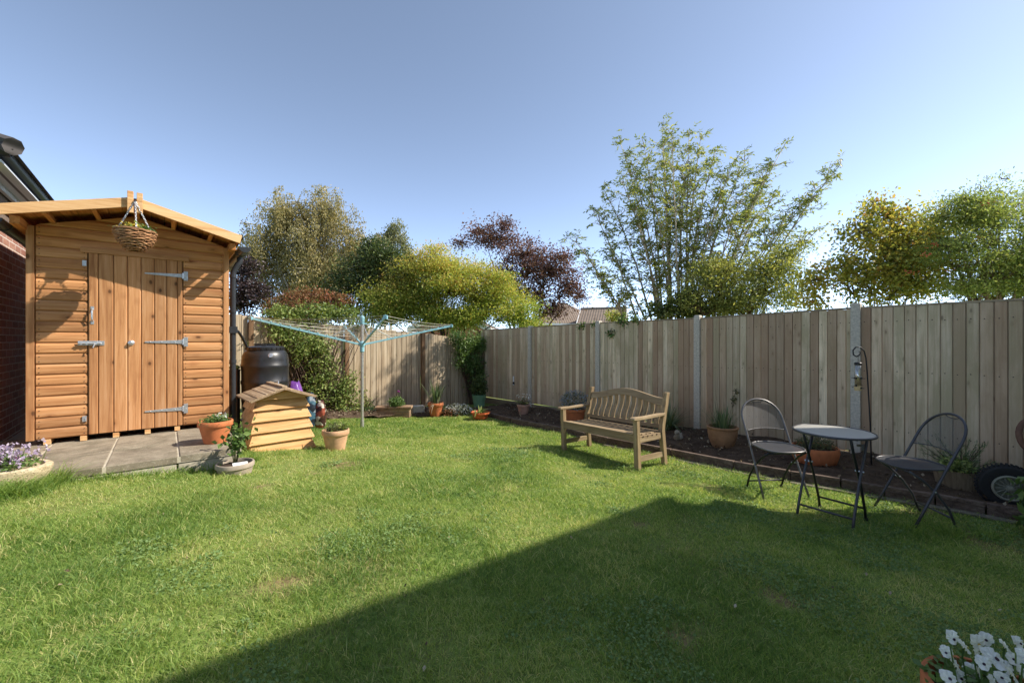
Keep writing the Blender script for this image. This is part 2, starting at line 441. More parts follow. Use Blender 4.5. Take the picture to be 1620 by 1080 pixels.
def m_clear(name):
    t = NT(name)
    g = t.n('ShaderNodeBsdfGlossy'); g.inputs['Roughness'].default_value = .1
    tr = t.n('ShaderNodeBsdfTransparent'); tr.inputs[0].default_value = (.9, .9, .88, 1)
    mx = t.n('ShaderNodeMixShader'); mx.inputs[0].default_value = .35
    t.l(tr.outputs[0], mx.inputs[1]); t.l(g.outputs[0], mx.inputs[2])
    return t.done(mx.outputs[0])
M['clear'] = m_clear('clear_plastic_tube')

def m_bag(name, cols, scale=9):
    t = NT(name); v = t.coord()
    vo = t.n('ShaderNodeTexVoronoi'); vo.inputs['Scale'].default_value = scale; t.l(v, vo.inputs['Vector'])
    sp = t.n('ShaderNodeSeparateColor'); t.l(vo.outputs['Color'], sp.inputs[0])
    c = t.ramp(sp.outputs[0], [(i / len(cols), k) for i, k in enumerate(cols)], 'CONSTANT')
    return t.done(t.bsdf(c, .4, 0, t.noise(v, 12, 4), .4, .01))
M['bag_blue'] = m_bag('blue_printed_sack', [srgb(40, 50, 62), srgb(70, 104, 120), srgb(36, 42, 48), srgb(150, 160, 166)], 14)
M['bag_red'] = m_bag('red_printed_sack', [srgb(60, 40, 36), srgb(150, 78, 60), srgb(206, 196, 180), srgb(92, 60, 50)], 16)

# leaves
def mute(c, k=.14):
    l = .3 * c[0] + .6 * c[1] + .1 * c[2]
    return tuple(v + (l - v) * k for v in c)
def lf(*stops): return [(i / max(1, len(stops) - 1), srgb(*mute(s))) for i, s in enumerate(stops)]
M['grass'] = m_leaf('grass_blades', [(i / 4, srgb(*c)) for i, c in enumerate(((94, 126, 62), (126, 154, 76), (152, 174, 92), (180, 190, 112), (214, 204, 150)))], .5, .48, .3)
M['clover'] = m_leaf('clover_leaves', lf((96, 126, 70), (116, 146, 80), (140, 166, 96)), .6, .3, .2)
M['l_birch'] = m_leaf('birch_leaves', lf((112, 106, 64), (144, 134, 80), (168, 152, 92), (190, 164, 100)), .5, .35)
M['l_birch2'] = m_leaf('grey_green_leaves', lf((96, 102, 66), (126, 128, 82), (150, 146, 92)), .5, .35)
M['l_purple'] = m_leaf('purple_leaves', lf((78, 54, 56), (112, 76, 74), (138, 98, 90), (164, 128, 116)), .4, .25, .22)
M['l_purple_dk'] = m_leaf('deep_purple_leaves', lf((44, 34, 38), (66, 50, 52), (92, 72, 66)), .45, .2, .5)
M['l_dark'] = m_leaf('dark_green_leaves', lf((40, 54, 30), (62, 80, 40), (92, 110, 54), (146, 152, 84)), .4, .25, .22)
M['l_red'] = m_leaf('red_tipped_leaves', lf((74, 84, 42), (110, 100, 52), (150, 96, 62), (176, 104, 76)), .45, .25, .22)
M['l_ivy'] = m_leaf('ivy_leaves', lf((72, 96, 44), (104, 128, 58), (140, 156, 76), (176, 178, 104)), .42, .25, .22)
M['l_yellow'] = m_leaf('golden_leaves', lf((104, 134, 54), (140, 162, 66), (176, 184, 80), (206, 190, 88), (214, 168, 98)), .5, .48)
M['l_multi'] = m_leaf('yellow_green_leaves', lf((90, 108, 56), (130, 142, 72), (168, 170, 88), (196, 186, 96)), .42, .45, .22)
M['l_lilac'] = m_leaf('turning_leaves', lf((92, 112, 54), (134, 146, 66), (176, 174, 78), (202, 180, 80), (170, 122, 70)), .42, .5, .22)
M['l_rowan'] = m_leaf('rowan_leaves', lf((86, 110, 58), (122, 142, 72), (158, 170, 88), (190, 186, 98)), .45, .5, .22)
M['l_green'] = m_leaf('fresh_green_leaves', lf((66, 96, 44), (96, 128, 58), (130, 156, 80)), .45, .3, .4)
M['l_olive'] = m_leaf('dull_olive_leaves', lf((70, 76, 46), (98, 102, 62), (130, 128, 84)), .5, .3)
M['l_blade'] = m_leaf('strap_leaves', lf((74, 98, 62), (104, 126, 80), (140, 152, 104)), .45, .3, .4)
M['l_grey'] = m_leaf('grey_blue_flowers', lf((96, 112, 126), (140, 154, 172), (178, 186, 204)), .6, .2)
M['f_white'] = m_leaf('white_petals', lf((222, 224, 226), (244, 244, 240)), .5, .3)
M['f_lilac'] = m_leaf('lilac_petals', lf((150, 128, 168), (186, 168, 200), (220, 206, 224)), .5, .3)
M['f_magenta'] = m_leaf('magenta_petals', lf((130, 50, 130), (170, 70, 150)), .5, .3)
M['f_pink'] = m_leaf('pink_petals', lf((206, 120, 120), (226, 160, 150)), .5, .3)
M['f_red'] = m_leaf('orange_berries', lf((176, 70, 40), (204, 96, 52)), .4, .05)
M['f_yellow'] = m_leaf('yellow_petals', lf((220, 190, 50), (236, 214, 90)), .5, .3)
M['f_dark'] = m_leaf('dark_petal_centre', lf((50, 30, 50), (60, 36, 54)), .5, .1)
M['litter'] = m_leaf('dry_leaf_litter', lf((70, 54, 40), (108, 88, 64), (150, 130, 98), (186, 172, 146)), .8, .1, .2)

# ------------------------------------------------------------------ ground
def m_ground():
    t = NT('lawn_ground'); v = t.coord()
    a = t.noise(v, 1.3, 6, .65); b = t.noise(v, 22, 5, .7)
    c = t.ramp(b, [(.3, srgb(88, 100, 54)), (.55, srgb(118, 136, 68)), (.75, srgb(148, 150, 94))])
    c = t.mix(t.ramp(a, [(.5, 0.), (.72, .6)]), c, srgb(128, 114, 82))
    c = t.mix(t.rnd(), c, t.ramp(b, [(.3, srgb(104, 84, 62)), (.6, srgb(142, 120, 90)), (.8, srgb(172, 152, 116))]))     # worn earth
    return t.done(t.bsdf(c, 1, 0, b, .6, .02, .1))
M['ground'] = m_ground()

def m_soil():
    t = NT('dark_soil'); v = t.coord()
    a = t.noise(v, 7, 8, .75); b = t.noise(v, 60, 4, .7)
    c = t.ramp(a, [(.3, srgb(66, 54, 44)), (.55, srgb(96, 80, 66)), (.75, srgb(126, 108, 90))])
    c = t.mix(1, c, t.ramp(b, [(.3, .6), (.7, 1.2)]), 'MULTIPLY')
    return t.done(t.bsdf(c, 1, 0, t.math('ADD', a, t.math('MULTIPLY', b, .4)), .9, .03, .1))
M['soil'] = m_soil()

BARE = [(at(*p), r) for p, r in (((545, 735), .20), ((505, 748), .12), ((455, 925), .09), ((1240, 952), .10), ((1010, 830), .09), ((1075, 1010), .08), ((420, 770), .08), ((1120, 770), .12), ((1440, 800), .22), ((1560, 850), .26))]
def bare_at(x, y):
    w = np.zeros(len(x))
    for c, r in BARE:
        d = np.hypot(x - c.x, y - c.y) / r * (1 + .8 * (vnoise(x, y, .12, 4) - .5)); w = np.maximum(w, np.clip(1.6 - d, 0, 1) * (.25 + .75 * (vnoise(x, y, .05, 51) > .5)))
    return w * .8
def ground():
    xs = [-400, -120, -40, -20, -12] + list(np.arange(-9, -4, .2)) + list(np.arange(-4, 5, .06)) + list(np.arange(5, 10.01, .2)) + [14, 22, 45, 130, 400]
    ys = [-300, -80, -25, -10] + list(np.arange(-5, 1, .2)) + list(np.arange(1, 7, .06)) + list(np.arange(7, 14.01, .2)) + [18, 26, 50, 120, 300, 700]
    X, Y = np.meshgrid(xs, ys); Z = gz_np(X, Y) + np.where((abs(X) < 9) & (Y > -4) & (Y < 13), .02 * (vnoise(X, Y, .6, 3) - .5), 0)
    V = np.stack([X, Y, Z], -1).reshape(-1, 3); nx = len(xs)
    i = np.arange(len(ys) - 1)[:, None] * nx + np.arange(nx - 1)[None]
    Fa = np.stack([i, i + 1, i + 1 + nx, i + nx], -1).ravel()
    o = np_mesh('ground', V, Fa, 4, bare_at(V[:, 0], V[:, 1]), M['ground']); tag(o, kind='structure')
ground()

# lawn edge along the bed, as points on the lawn
EDGE = [at(*p) for p in ((730, 652), (772, 660), (805, 669), (850, 678), (890, 686), (960, 703), (1060, 723), (1160, 744), (1250, 761), (1330, 774), (1400, 787), (1480, 800), (1560, 815), (1640, 832), (1760, 860))]
def fence_pt(s, d=0):     # along the side fence from the post by the table; d towards the lawn
    return Vector((4.3, 5.3, 0)) - N * s - W * d
def resample(P, step):
    out = [P[0].copy()]
    for a, b in zip(P[:-1], P[1:]):
        n = max(1, int((b - a).length / step))
        out += [a.lerp(b, k / n) for k in range(1, n + 1)]
    return out
EDGE_F = resample(EDGE, .12)

def strip_mesh(name, rows, mat, jit=0, kind='structure', z0=.03):
    """rows of matching points -> sheet"""
    nr, nc = len(rows), len(rows[0])
    V = np.array([[tuple(p) for p in r] for r in rows], float)
    V[..., 2] = gz_np(V[..., 0], V[..., 1]) + z0 + jit * (vnoise(V[..., 0], V[..., 1], .09, 5) - .3) + jit * 1.2 * (vnoise(V[..., 0], V[..., 1], .3, 8) - .4)
    i = np.arange(nr - 1)[:, None] * nc + np.arange(nc - 1)[None]
    Fa = np.stack([i, i + 1, i + 1 + nc, i + nc], -1).ravel()
    return tag(np_mesh(name, V.reshape(-1, 3), Fa, 4, np.zeros(nr * nc), mat), kind=kind)

# soil bed between the edging and the side fence
rows = []
for e in EDGE_F:
    u, v = uv(e.x, e.y)
    f = e + W * (u + .05)
    rows.append([e.lerp(f, k / 16) for k in range(17)])
strip_mesh('soil_bed', rows, M['soil'], .05, z0=.045)
# rear bed in front of the rear fence
CORNER = Vector((-.78, 11.67, 0))
RB_FRONT = [at(*p) for p in ((470, 664), (540, 664), (600, 663), (650, 660), (700, 658), (740, 656))]
rows = []
for e in resample(RB_FRONT, .12):
    d = (CORNER - e).dot(-N)
    f = e - N * (d + .05)
    rows.append([e.lerp(f, k / 12) for k in range(13)])
strip_mesh('rear_soil_bed', rows, M['soil'], .05, z0=.03)

# timber edging board round the bed
def edging():
    mb = MB(); P = resample(EDGE, .5)
    for a, b in zip(P[:-1], P[1:]):
        d = (b - a).normalized(); nrm = Vector((-d.y, d.x, 0))
        if nrm.dot(W) < 0: nrm = -nrm
        o = nrm * .035
        a2 = a + o + d * .004; b2 = b + o - d * .004
        za, zb = gz(a.x, a.y), gz(b.x, b.y)
        mb.beam((a2.x, a2.y, za + .025), (b2.x, b2.y, zb + .025 + random.uniform(-.004, .004)), .05, .15)
    o = mb.build('lawn_edging', m_wood('dark_edging_timber', (srgb(70, 58, 50), srgb(104, 88, 78), srgb(132, 116, 102)), 0, knots=0, rough=.95, rv=.15), bevel=.008)
    tag(o, kind='structure')
    mb = MB()
    for a, b in zip(P[:-1], P[1:]):         # mowing strip of flat stones half sunk in the lawn
        d = (b - a).normalized(); nrm = Vector((-d.y, d.x, 0))
        if nrm.dot(W) < 0: nrm = -nrm
        c = (a + b) / 2 - nrm * .055
        if c.x > 1.2:
            mb.beam((a - nrm * .05 + Vector((0, 0, 0))).to_tuple()[:2] + (gz(a.x, a.y) + .004,), (b - nrm * .05).to_tuple()[:2] + (gz(b.x, b.y) + .004,), .085, .02)
    tag(mb.build('mowing_strip', m_plain('mossy_mowing_stone', srgb(116, 108, 92), .95, var=.4, scale=14, rv=.12), bevel=.006), kind='structure')
edging()

# patio of slabs in front of the shed; local x along the shed front, y into the shed
SHED0 = Vector((-4.415, 3.89, 0)); PZ = .478
def sw(x, y, z=0):          # shed-local to world
    return SHED0 + W * x - N * y + Vector((0, 0, z))
def patio():
    o = MB()
    ys = [-1.28, -.68, -.06, .5]
    offs = [0.28, 0.05, -.1, .1]
    for r, (a, b) in enumerate(zip(ys[:-1], ys[1:])):
        x = .14 - .455 * 5
        k = 0
        while x < 1.40:
            w = .455
            x1 = min(x + w, 1.50)
            if x1 - x > .1:
                ins = .014; h = random.uniform(-.003, .003)
                o.box(((x + x1) / 2, (a + b) / 2, PZ - .03 + h), (x1 - x - ins, b - a - ins, .06))
            x += w + .0
    m = o.build('patio', M['slab'], bevel=.006); m.location = SHED0; m.rotation_euler = (0, 0, A_SHED); tag(m, kind='structure')
    o = MB()
    o.box((-.3, -.385, PZ - .033), (3.59, 1.775, .05), rnd=.5)
    m = o.build('patio_mortar', M['mortar']); m.location = SHED0; m.rotation_euler = (0, 0, A_SHED); tag(m, kind='structure')
    o = MB(); x = -1.9
    while x < 1.45:          # concrete kerb blocks under the front edge
        x1 = min(x + .42, 1.48)
        o.box(((x + x1) / 2, -1.215, PZ - .165), (x1 - x - .012, .1, .2))
        x = x1
    for y in np.arange(-1.1, .4, .42): o.box((1.43, y + .15, PZ - .165), (.1, .41, .2))
    m = o.build('patio_kerb', m_plain('pale_kerb_block', srgb(186, 176, 158), .95, var=.35, scale=9, bstr=.4, rv=.1), bevel=.006)
    m.location = SHED0; m.rotation_euler = (0, 0, A_SHED); tag(m, kind='structure')
    o = MB(); o.box((.55, 1.15, PZ - .1), (1.9, 2.3, .12)); m = o.build('shed_base', M['mortar']); m.location = SHED0 + Vector((0, 0, -.012)); m.rotation_euler = (0, 0, A_SHED); tag(m, kind='structure')
patio()

# ------------------------------------------------------------------ grass
EP = np.array([(p.x, p.y) for p in EDGE_F]); EU = U0 - (EP @ np.array([W.x, W.y])); EV = EP @ np.array([-W.y, W.x])
o_ = np.argsort(EV); EU = EU[o_]; EV = EV[o_]
RB = np.array([(p.x, p.y) for p in resample(RB_FRONT, .12)]); RU = U0 - (RB @ np.array([W.x, W.y])); RV = RB @ np.array([-W.y, W.x])
o_ = np.argsort(RU); RU = RU[o_]; RV = RV[o_]
def on_lawn(x, y):
    u = U0 - (W.x * x + W.y * y); v = -W.y * x + W.x * y
    ok = u > np.interp(v, EV, EU) + .02
    ok &= (v < np.interp(u, RU, RV)) | (u < RU.min())
    su = (x - SHED0.x) * W.x + (y - SHED0.y) * W.y; sv = -((x - SHED0.x) * N.x + (y - SHED0.y) * N.y)
    ok &= ~((sv > -1.285) & (su < 1.50) & (sv < 3))
    return ok

def grass_blades(x, y, h, w, col, rng):
    n = len(x); z = gz_np(x, y) + .02 * (vnoise(x, y, .6, 3) - .5) - .002
    a = rng.uniform(0, 2 * np.pi, n); b = rng.uniform(0, 2 * np.pi, n)
    lean = rng.uniform(.35, 1.7, n) * h
    bx, by = np.cos(b) * lean, np.sin(b) * lean
    sx, sy = np.cos(a) * w * .5, np.sin(a) * w * .5
    P = lambda fx, fz, s: np.stack([x + bx * fx + sx * s, y + by * fx + sy * s, z + h * fz], 1)
    V = np.stack([P(0, 0, -1), P(0, 0, 1), P(.35, .6, .8), P(.35, .6, -.8), P(1, .95, 0)], 1).reshape(-1, 3)
    k = np.arange(n) * 5
    T = np.stack([k, k + 1, k + 2, k, k + 2, k + 3, k + 3, k + 2, k + 4], 1).ravel()
    return V, T, np.repeat(col, 5)

def lawn_patch(x, y):
    """0 = lush and dark ... 1 = dry and yellow; a property of the lawn itself"""
    return np.clip(.5 + 1.35 * (.5 * vnoise(x, y, .7, 1) + .32 * vnoise(x, y, .26, 2) + .18 * vnoise(x, y, 2.2, 9) - .5), 0, 1)
def grass():
    rng = np.random.default_rng(5)
    zones = [(1.0, 2.0, 24000, .0024, .021), (2.0, 3.2, 16000, .0030, .022), (3.2, 4.8, 10000, .004, .023), (4.8, 7, 6000, .0056, .027), (7, 11.2, 3800, .008, .03)]
    Vs, Ts, Cs = [], [], []; base = 0
    for (y0, y1, dens, w, h) in zones:
        hw = y1 * 1.3 + .35; n = int(dens * 2 * hw * (y1 - y0))
        x = rng.uniform(-hw, hw, n); y = rng.uniform(y0, y1, n)
        k = np.abs(x) < y * 1.24 + .35; x, y = x[k], y[k]
        k = on_lawn(x, y); x, y = x[k], y[k]
        p = lawn_patch(x, y)
        keep = rng.random(len(x)) < np.clip(1.25 - 1.1 * np.clip(p - .55, 0, 1) * 2, .25, 1)
        for c, r in BARE:
            d = np.hypot(x - c.x, (y - c.y)) / r * (1 + .8 * (vnoise(x, y, .12, 4) - .5))
            keep &= rng.random(len(x)) > .75 * np.clip(1.45 - d, 0, 1)
        x, y, p = x[keep], y[keep], p[keep]
        tuft = vnoise(x, y, .11, 6)
        hh = h * rng.uniform(.5, 1.25, len(x)) * np.where(rng.random(len(x)) < .05, 1.7, 1) * (.6 + .9 * np.clip(1 - p, 0, 1)) * (.55 + 1.0 * tuft)
        col = np.clip(.06 + .75 * p + .16 * (tuft - .5) + rng.normal(0, .24, len(x)), 0, 1)
        dry = rng.random(len(x)) < .04 + .22 * np.clip((vnoise(x, y, .5, 41) * .6 + vnoise(x, y, .15, 42) * .4 - .60) * 6, 0, 1); col[dry] = rng.uniform(.85, 1, dry.sum())
        V, T, c = grass_blades(x, y, hh, w * rng.uniform(.6, 1.5, len(x)), col, rng)
        Vs.append(V); Ts.append(T + base); Cs.append(c); base += len(V)
    # long unmown tufts against the kerb, the pots, the bench legs and along the edging
    tx, ty, th = [], [], []
    def tuft(cx, cy, r, n, h):
        tx.append(rng.normal(cx, r, n)); ty.append(rng.normal(cy, r, n)); th.append(np.full(n, h) * rng.uniform(.5, 1.2, n))
    for s in np.arange(-.4, 1.75, .05):
        p = sw(s, -1.33); tuft(p.x, p.y, .025, 26 if s < 1.2 else 12, .07 if s > .35 else .10)
    for px, py, n, h in ((330, 738, 160, .13), (345, 742, 160, .13), (400, 728, 120, .09), (360, 745, 120, .1), (60, 778, 200, .13), (20, 790, 240, .14), (90, 765, 200, .15), (110, 755, 160, .14), (140, 752, 120, .11), (-20, 796, 200, .14), (40, 786, 220, .12),
                         (400, 718, 90, .07), (450, 720, 90, .06), (495, 716, 80, .05), (1008, 745, 90, .06), (895, 712, 60, .06), (1300, 842, 160, .07), (1440, 840, 120, .08), (1500, 845, 200, .09), (1560, 850, 160, .09), (575, 677, 50, .05)):
        p = at(px, py); tuft(p.x, p.y, .05, n, h)
    for e in EDGE_F[::2]:
        p = e - W * .05
        if random.random() < .6: tuft(p.x, p.y, .04, 14, .05)
    x, y, h = map(np.concatenate, (tx, ty, th))
    k = on_lawn(x, y); x, y, h = x[k], y[k], h[k]
    V, T, c = grass_blades(x, y, h, .0045 * np.ones(len(x)), np.clip(rng.normal(.3, .17, len(x)), 0, 1), rng)
    Vs.append(V); Ts.append(T + base); Cs.append(c)
    V = np.concatenate(Vs); T = np.concatenate(Ts); c = np.concatenate(Cs)
    o = np_mesh('grass', V, T, 3, c, M['grass'])
    tag(o, 'short mown green lawn grass with dry and lush patches', 'grass', kind='stuff')
    # clover and creeping weeds in the turf
    n = 170000
    y = 1.1 + 4.6 * rng.random(n) ** 1.15; x = rng.uniform(-1, 1, n) * (y * 1.22 + .3)
    k = on_lawn(x, y); x, y = x[k], y[k]
    p = vnoise(x, y, .45, 21) * .6 + vnoise(x, y, .16, 22) * .4 + .10 * np.clip(x / 2.5, -1, 1) - .05
    k = p + rng.normal(0, .05, len(x)) > .63
    x, y = x[k], y[k]
    P = np.stack([x, y, gz_np(x, y) + rng.uniform(.006, .03, len(x))], 1)
    o = leaves('clover', P, .009 + .002 * y, .9, M['clover'], rnd=np.clip(rng.normal(.5, .25, len(x)), 0, 1), up=1.2, rng=rng)
    tag(o, 'low clover and creeping weeds growing in patches in the lawn', 'weeds', kind='stuff')
grass()

# bits of bark, stones and dead leaves on the beds
def litter():
    rng = np.random.default_rng(8); pts = []
    for e in EDGE_F:
        u, v = uv(e.x, e.y)
        for _ in range(34):
            q = e + W * (rng.uniform(.09, max(.12, u))) - N * rng.uniform(-.06, .06); pts.append((q.x, q.y))
    for e in resample(RB_FRONT, .12):
        d = (CORNER - e).dot(-N)
        for _ in range(30):
            q = e - N * rng.uniform(.03, d) + W * rng.uniform(-.06, .06); pts.append((q.x, q.y))
    p = np.array(pts)
    P = np.stack([p[:, 0], p[:, 1], gz_np(p[:, 0], p[:, 1]) + .065 + rng.uniform(0, .02, len(p))], 1)
    o = leaves('leaf_litter', P, rng.uniform(.018, .05, len(P)), .6, M['litter'], rnd=rng.random(len(P)) ** 1.8, up=1, rng=rng)
    tag(o, 'dead leaves and bark chips scattered on the dark soil beds', 'leaf litter', kind='stuff')
    mb = MB()
    for k in rng.choice(len(P), 260, replace=False):
        mb.sphere(P[k] + np.array((0, 0, -.012)), rng.uniform(.01, .028), 6, 4, sc=(1, 1, .7), jit=.25)
    tag(mb.build('soil_clods', M['soil']), 'small clods of dark soil lying on the beds', 'soil', kind='stuff')
    # fallen leaves on the lawn
    n = 120; y = rng.uniform(1.3, 8, n); x = rng.uniform(-1, 1, n) * y * 1.15; k = on_lawn(x, y); x, y = x[k], y[k]
    P = np.stack([x, y, gz_np(x, y) + .035], 1)
    tag(leaves('fallen_leaves', P, .02, .6, M['litter'], rnd=rng.random(len(P)), up=1, rng=rng), 'a few pale dry leaves fallen on the lawn', 'fallen leaves', kind='stuff')
litter()

# ------------------------------------------------------------------ fences
def side_fence():
    """local x runs towards the house, local y outwards; posts every 2.03 m"""
    ang = math.atan2(N.y, N.x)
    base = fence_pt(0)
    root = thing('timber_fence', (base.x, base.y, 0), ang, 'long weathered grey featheredge fence with concrete posts along the right of the lawn', 'fence')
    top = lambda s: float(np.interp(s, [-3.4, -.1, 0, 2.03, 4.06, 6.09, 8.3], [1.858, 1.855, 1.842, 1.787, 1.772, 1.728, 1.69]))   # s = distance away from the table post
    SP = 2.03
    posts = [-3.25, -2.03, 0, SP, 2 * SP, 3 * SP, 4 * SP + .06]
    for i, s in enumerate(posts[1:]):
        mb = MB(); zt = top(s) + .052 - .004 * max(0, s); zb = top(s) - 2.05
        mb.box((-s, -.012, (zt + zb) / 2 - .01), (.1, .11, zt - zb - .02))
        mb.box((-s, -.012, zt - .005), (.1, .11, .03), taper=.8)
        if i < 5: mb.build('post', M['concrete'], root, bevel=.008)
        else: mb.build('post', M['fence_post_wood'], root, bevel=.004)
    rng = random.Random(3)
    for a, b in zip(posts[:-1], posts[1:]):
        mb = MB(); x = -b + .05; x1 = -a - .05; tilt = rng.uniform(-.002, .002)
        while x < x1 - .02:
            w = min(.098 + rng.uniform(-.006, .006), x1 - x)
            s = -(x + w / 2); zt = top(s) - .006 + tilt * (x - (-b + x1) / 2) + rng.uniform(-.003, .003); zb = top(s) - 1.78
            yo = rng.uniform(-.002, .002)
            # featheredge board: thick edge laps over the thin edge of the one before
            prof = [(x, .004 + yo), (x, -.024 + yo), (x + .003, -.027 + yo), (x + w - .010, -.019 + yo), (x + w - .010, .003 + yo), (x + w, .003 + yo), (x + w, .005 + yo)]
            mb.prism(prof, zb, zt, rng.random(), 'z')
            for h in (.3, 1.0, 1.6):
                mb.sphere((x + .03, -.026 + yo, zb + h + rng.uniform(-.008, .008)), .0055, 6, 4, rnd=2)
            x += w
        p = mb.build('panel', M['fence_side'], root)
        sm = (a + b) / 2; L = b - a - .1; sl = .028
        mb = MB()
        mb.beam((-b + .05, -.004, top(b) + .004), (-a - .05, -.004, top(a) + .004), .05, .022)
        mb.build('capping_rail', M['fence_rail'], root, bevel=.003)
        mb = MB()
        mb.beam((-b + .05, -.012, top(b) - 1.875), (-a - .05, -.012, top(a) - 1.875), .03, .15)
        mb.build('gravel_board', M['fence_rail'], root, bevel=.003)
        for h in (.3, 1.0, 1.62):
            mb = MB(); mb.beam((-b + .05, .045, top(b) - 1.8 + h), (-a - .05, .045, top(a) - 1.8 + h), .06, .07); mb.build('rail', M['fence_rail'], root)
side_fence()

def rear_fence():
    root = thing('timber_fence', (CORNER.x, CORNER.y, 0), A_SHED, 'pale sunlit board fence behind the water butt and washing line', 'fence')
    top = lambda t: 1.44 + .083 * t
    rng = random.Random(5)
    posts = [.05, 1.86, 3.7, 5.5, 7.3]
    for t in posts:
        mb = MB(); mb.box((-t, -.045, top(t) - .93), (.085, .085, 1.9)); mb.build('post', M['fence_post_wood'], root, bevel=.004)
    for a, b in zip(posts[:-1], posts[1:]):
        mb = MB(); x = -b + .045; x1 = -a - .045
        while x < x1 - .02:
            w = min(.125 + rng.uniform(-.01, .01), x1 - x)
            t = -(x + w / 2); zt = top(t) + rng.uniform(-.012, .012)
            yo = rng.uniform(-.003, .003)
            prof = [(x, .004 + yo), (x, -.022 + yo), (x + w - .009, -.018 + yo), (x + w - .009, .001 + yo), (x + w, .001 + yo), (x + w, .004 + yo)]
            mb.prism(prof, top(t) - 1.78, zt, rng.random(), 'z')
            x += w
        mb.build('panel', M['fence_rear'], root)
        for h in (.3, 1.5):
            mb = MB(); mb.beam((-b + .04, .035, top(b) - 1.8 + h), (-a - .04, .035, top(a) - 1.8 + h), .05, .07); mb.build('rail', M['fence_rail'], root)
rear_fence()

# ------------------------------------------------------------------ shed (local x along the front, y inwards, z world)
def shed():
    root = thing('garden_shed', SHED0, A_SHED, 'new honey brown timber shed with a closed plank door on the patio', 'shed')
    WD, DP, ZB = 1.50, 2.1, .528
    RX, RZ, SL = .74, 2.80, .272           # ridge x, ridge top z, slope
    under = lambda x: RZ - .095 - SL * abs(x - RX)
    # log-lap boards
    def board(mb, x0, x1, z, h=.0985):
        q = random.uniform(-.0015, .0015); prof = [(.0, z), (-.009, z + .002), (-.017 + q, z + .012), (-.0195 + q, z + .045), (-.018 + q, z + .075), (-.012, z + h - .012), (-.005, z + h), (.0, z + h)]
        lim = lambda zz: max(0, (RZ - .095 - zz) / SL)
        for xn in (x0 + .02, x1 - .02):
            for dz in (.026, .07):
                if abs(xn - RX) < lim(z + .1): mb.sphere((xn, -.0190, z + dz), .0042, 6, 4, rnd=2)
        mb.prism(prof, lambda b: max(x0, RX - lim(b)), lambda b: min(x1, RX + lim(b)))
    mb = MB(); P = .0995; k = 0
    while ZB + k * P < under(RX) - .01:
        z = ZB + k * P
        if z + .05 < 2.30:
            board(mb, .04, .375, z); board(mb, 1.112, WD - .03, z)
        else: board(mb, .04, WD - .03, z)
        k += 1
    mb.build('front_cladding', M['shed_h'], root)
    mb = MB()
    mb.prism([(.0, ZB), (WD, ZB), (WD, under(WD) - .01), (RX, under(RX) - .01), (.0, under(0) - .01)], .004, .03, ax='y')
    mb.build('front_backing', M['shed_h'], root)
    for xs, nm in ((0, -1), (WD, 1)):       # side walls
        mb = MB(); k = 0
        while ZB + k * P < under(xs) - .08:
            z = ZB + k * P; sg = nm
            prof = [(xs, z), (xs + sg * .017, z + .018), (xs + sg * .021, z + .045), (xs + sg * .012, z + .09), (xs, z + .0985)]
            if sg > 0: prof = prof[::-1]
            mb.prism(prof, .02, DP, ax='y'); k += 1
        mb.build('side_cladding', M['shed_y'], root)
    mb = MB(); mb.prism([(0, ZB), (WD, ZB), (WD, under(WD) - .01), (RX, under(RX) - .01), (0, under(0) - .01)], DP - .02, DP, ax='y'); mb.build('rear_wall', M['shed_h'], root)
    for x0 in (.004, WD - .004):
        mb = MB(); mb.box((x0, -.012, (ZB + under(x0) - .01) / 2), (.052, .03, under(x0) - .01 - ZB)); mb.build('corner_trim', M['shed_v'], root, bevel=.002)
    # door
    door = None
    mb = MB(); edges = [.383, .452, .562, .665, .768, .872, .970, 1.060, 1.105]
    for a, b in zip(edges[:-1], edges[1:]):
        a += .0015; b -= .0015; c = .007
        mb.prism([(a, -.004), (a, -.022), (a + c, -.03), (b - c, -.03), (b, -.022), (b, -.004)], .538, 2.292, ax='z')
    door = mb.build('door', M['shed_v'], root)
    mb = MB(); mb.box((.744, .008, 1.42), (.75, .015, 1.8)); mb.build('door_gap', M['liner'], door)
    Y = -.032
    def hinge(z):
        mb = MB()
        x1, x0 = 1.098, .80
        mb.prism([(x0, z - .007), (x0 - .006, z), (x0, z + .007), (x1, z + .020), (x1, z - .020)], Y - .006, Y, ax='y')
        mb.box((1.132, -.034, z), (.036, .012, .10))
        mb.tube([(1.108, Y - .004, z - .03), (1.108, Y - .004, z + .03)], .008, 8)
        for sx in (.84, .93, 1.04, 1.132):
            mb.lathe([(.006, 0), (.005, .004), (0, .005)], (sx, Y - .006, z), 8, M=Matrix.Rotation(R(90), 3, 'X'))
        mb.build('hinge', M['galv'], door, bevel=.0015)
    for z in (2.136, 1.428, .712): hinge(z)
    mb = MB()          # tower bolt
    mb.box((.405, Y - .002, 1.42), (.185, .006, .042))
    mb.tube([(.315, Y - .018, 1.418), (.475, Y - .018, 1.418)], .008, 8)
    for x in (.335, .375, .44): mb.box((x, Y - .012, 1.418), (.016, .024, .03))
    mb.tube([(.43, Y - .02, 1.418), (.428, Y - .04, 1.40), (.42, Y - .045, 1.375)], .006, 6)
    mb.build('bolt', M['galv'], door, bevel=.001)
    mb = MB()          # pull handle
    mb.tube([(.412, Y, 1.63), (.412, Y - .028, 1.65), (.412, Y - .032, 1.69), (.412, Y - .028, 1.73), (.412, Y, 1.75)], [.009, .008, .008, .008, .009], 8)
    mb.box((.412, Y - .001, 1.622), (.024, .004, .035)); mb.box((.412, Y - .001, 1.758), (.024, .004, .035))
    mb.build('handle', M['galv'], door, smooth=True, angle=40)
    mb = MB()
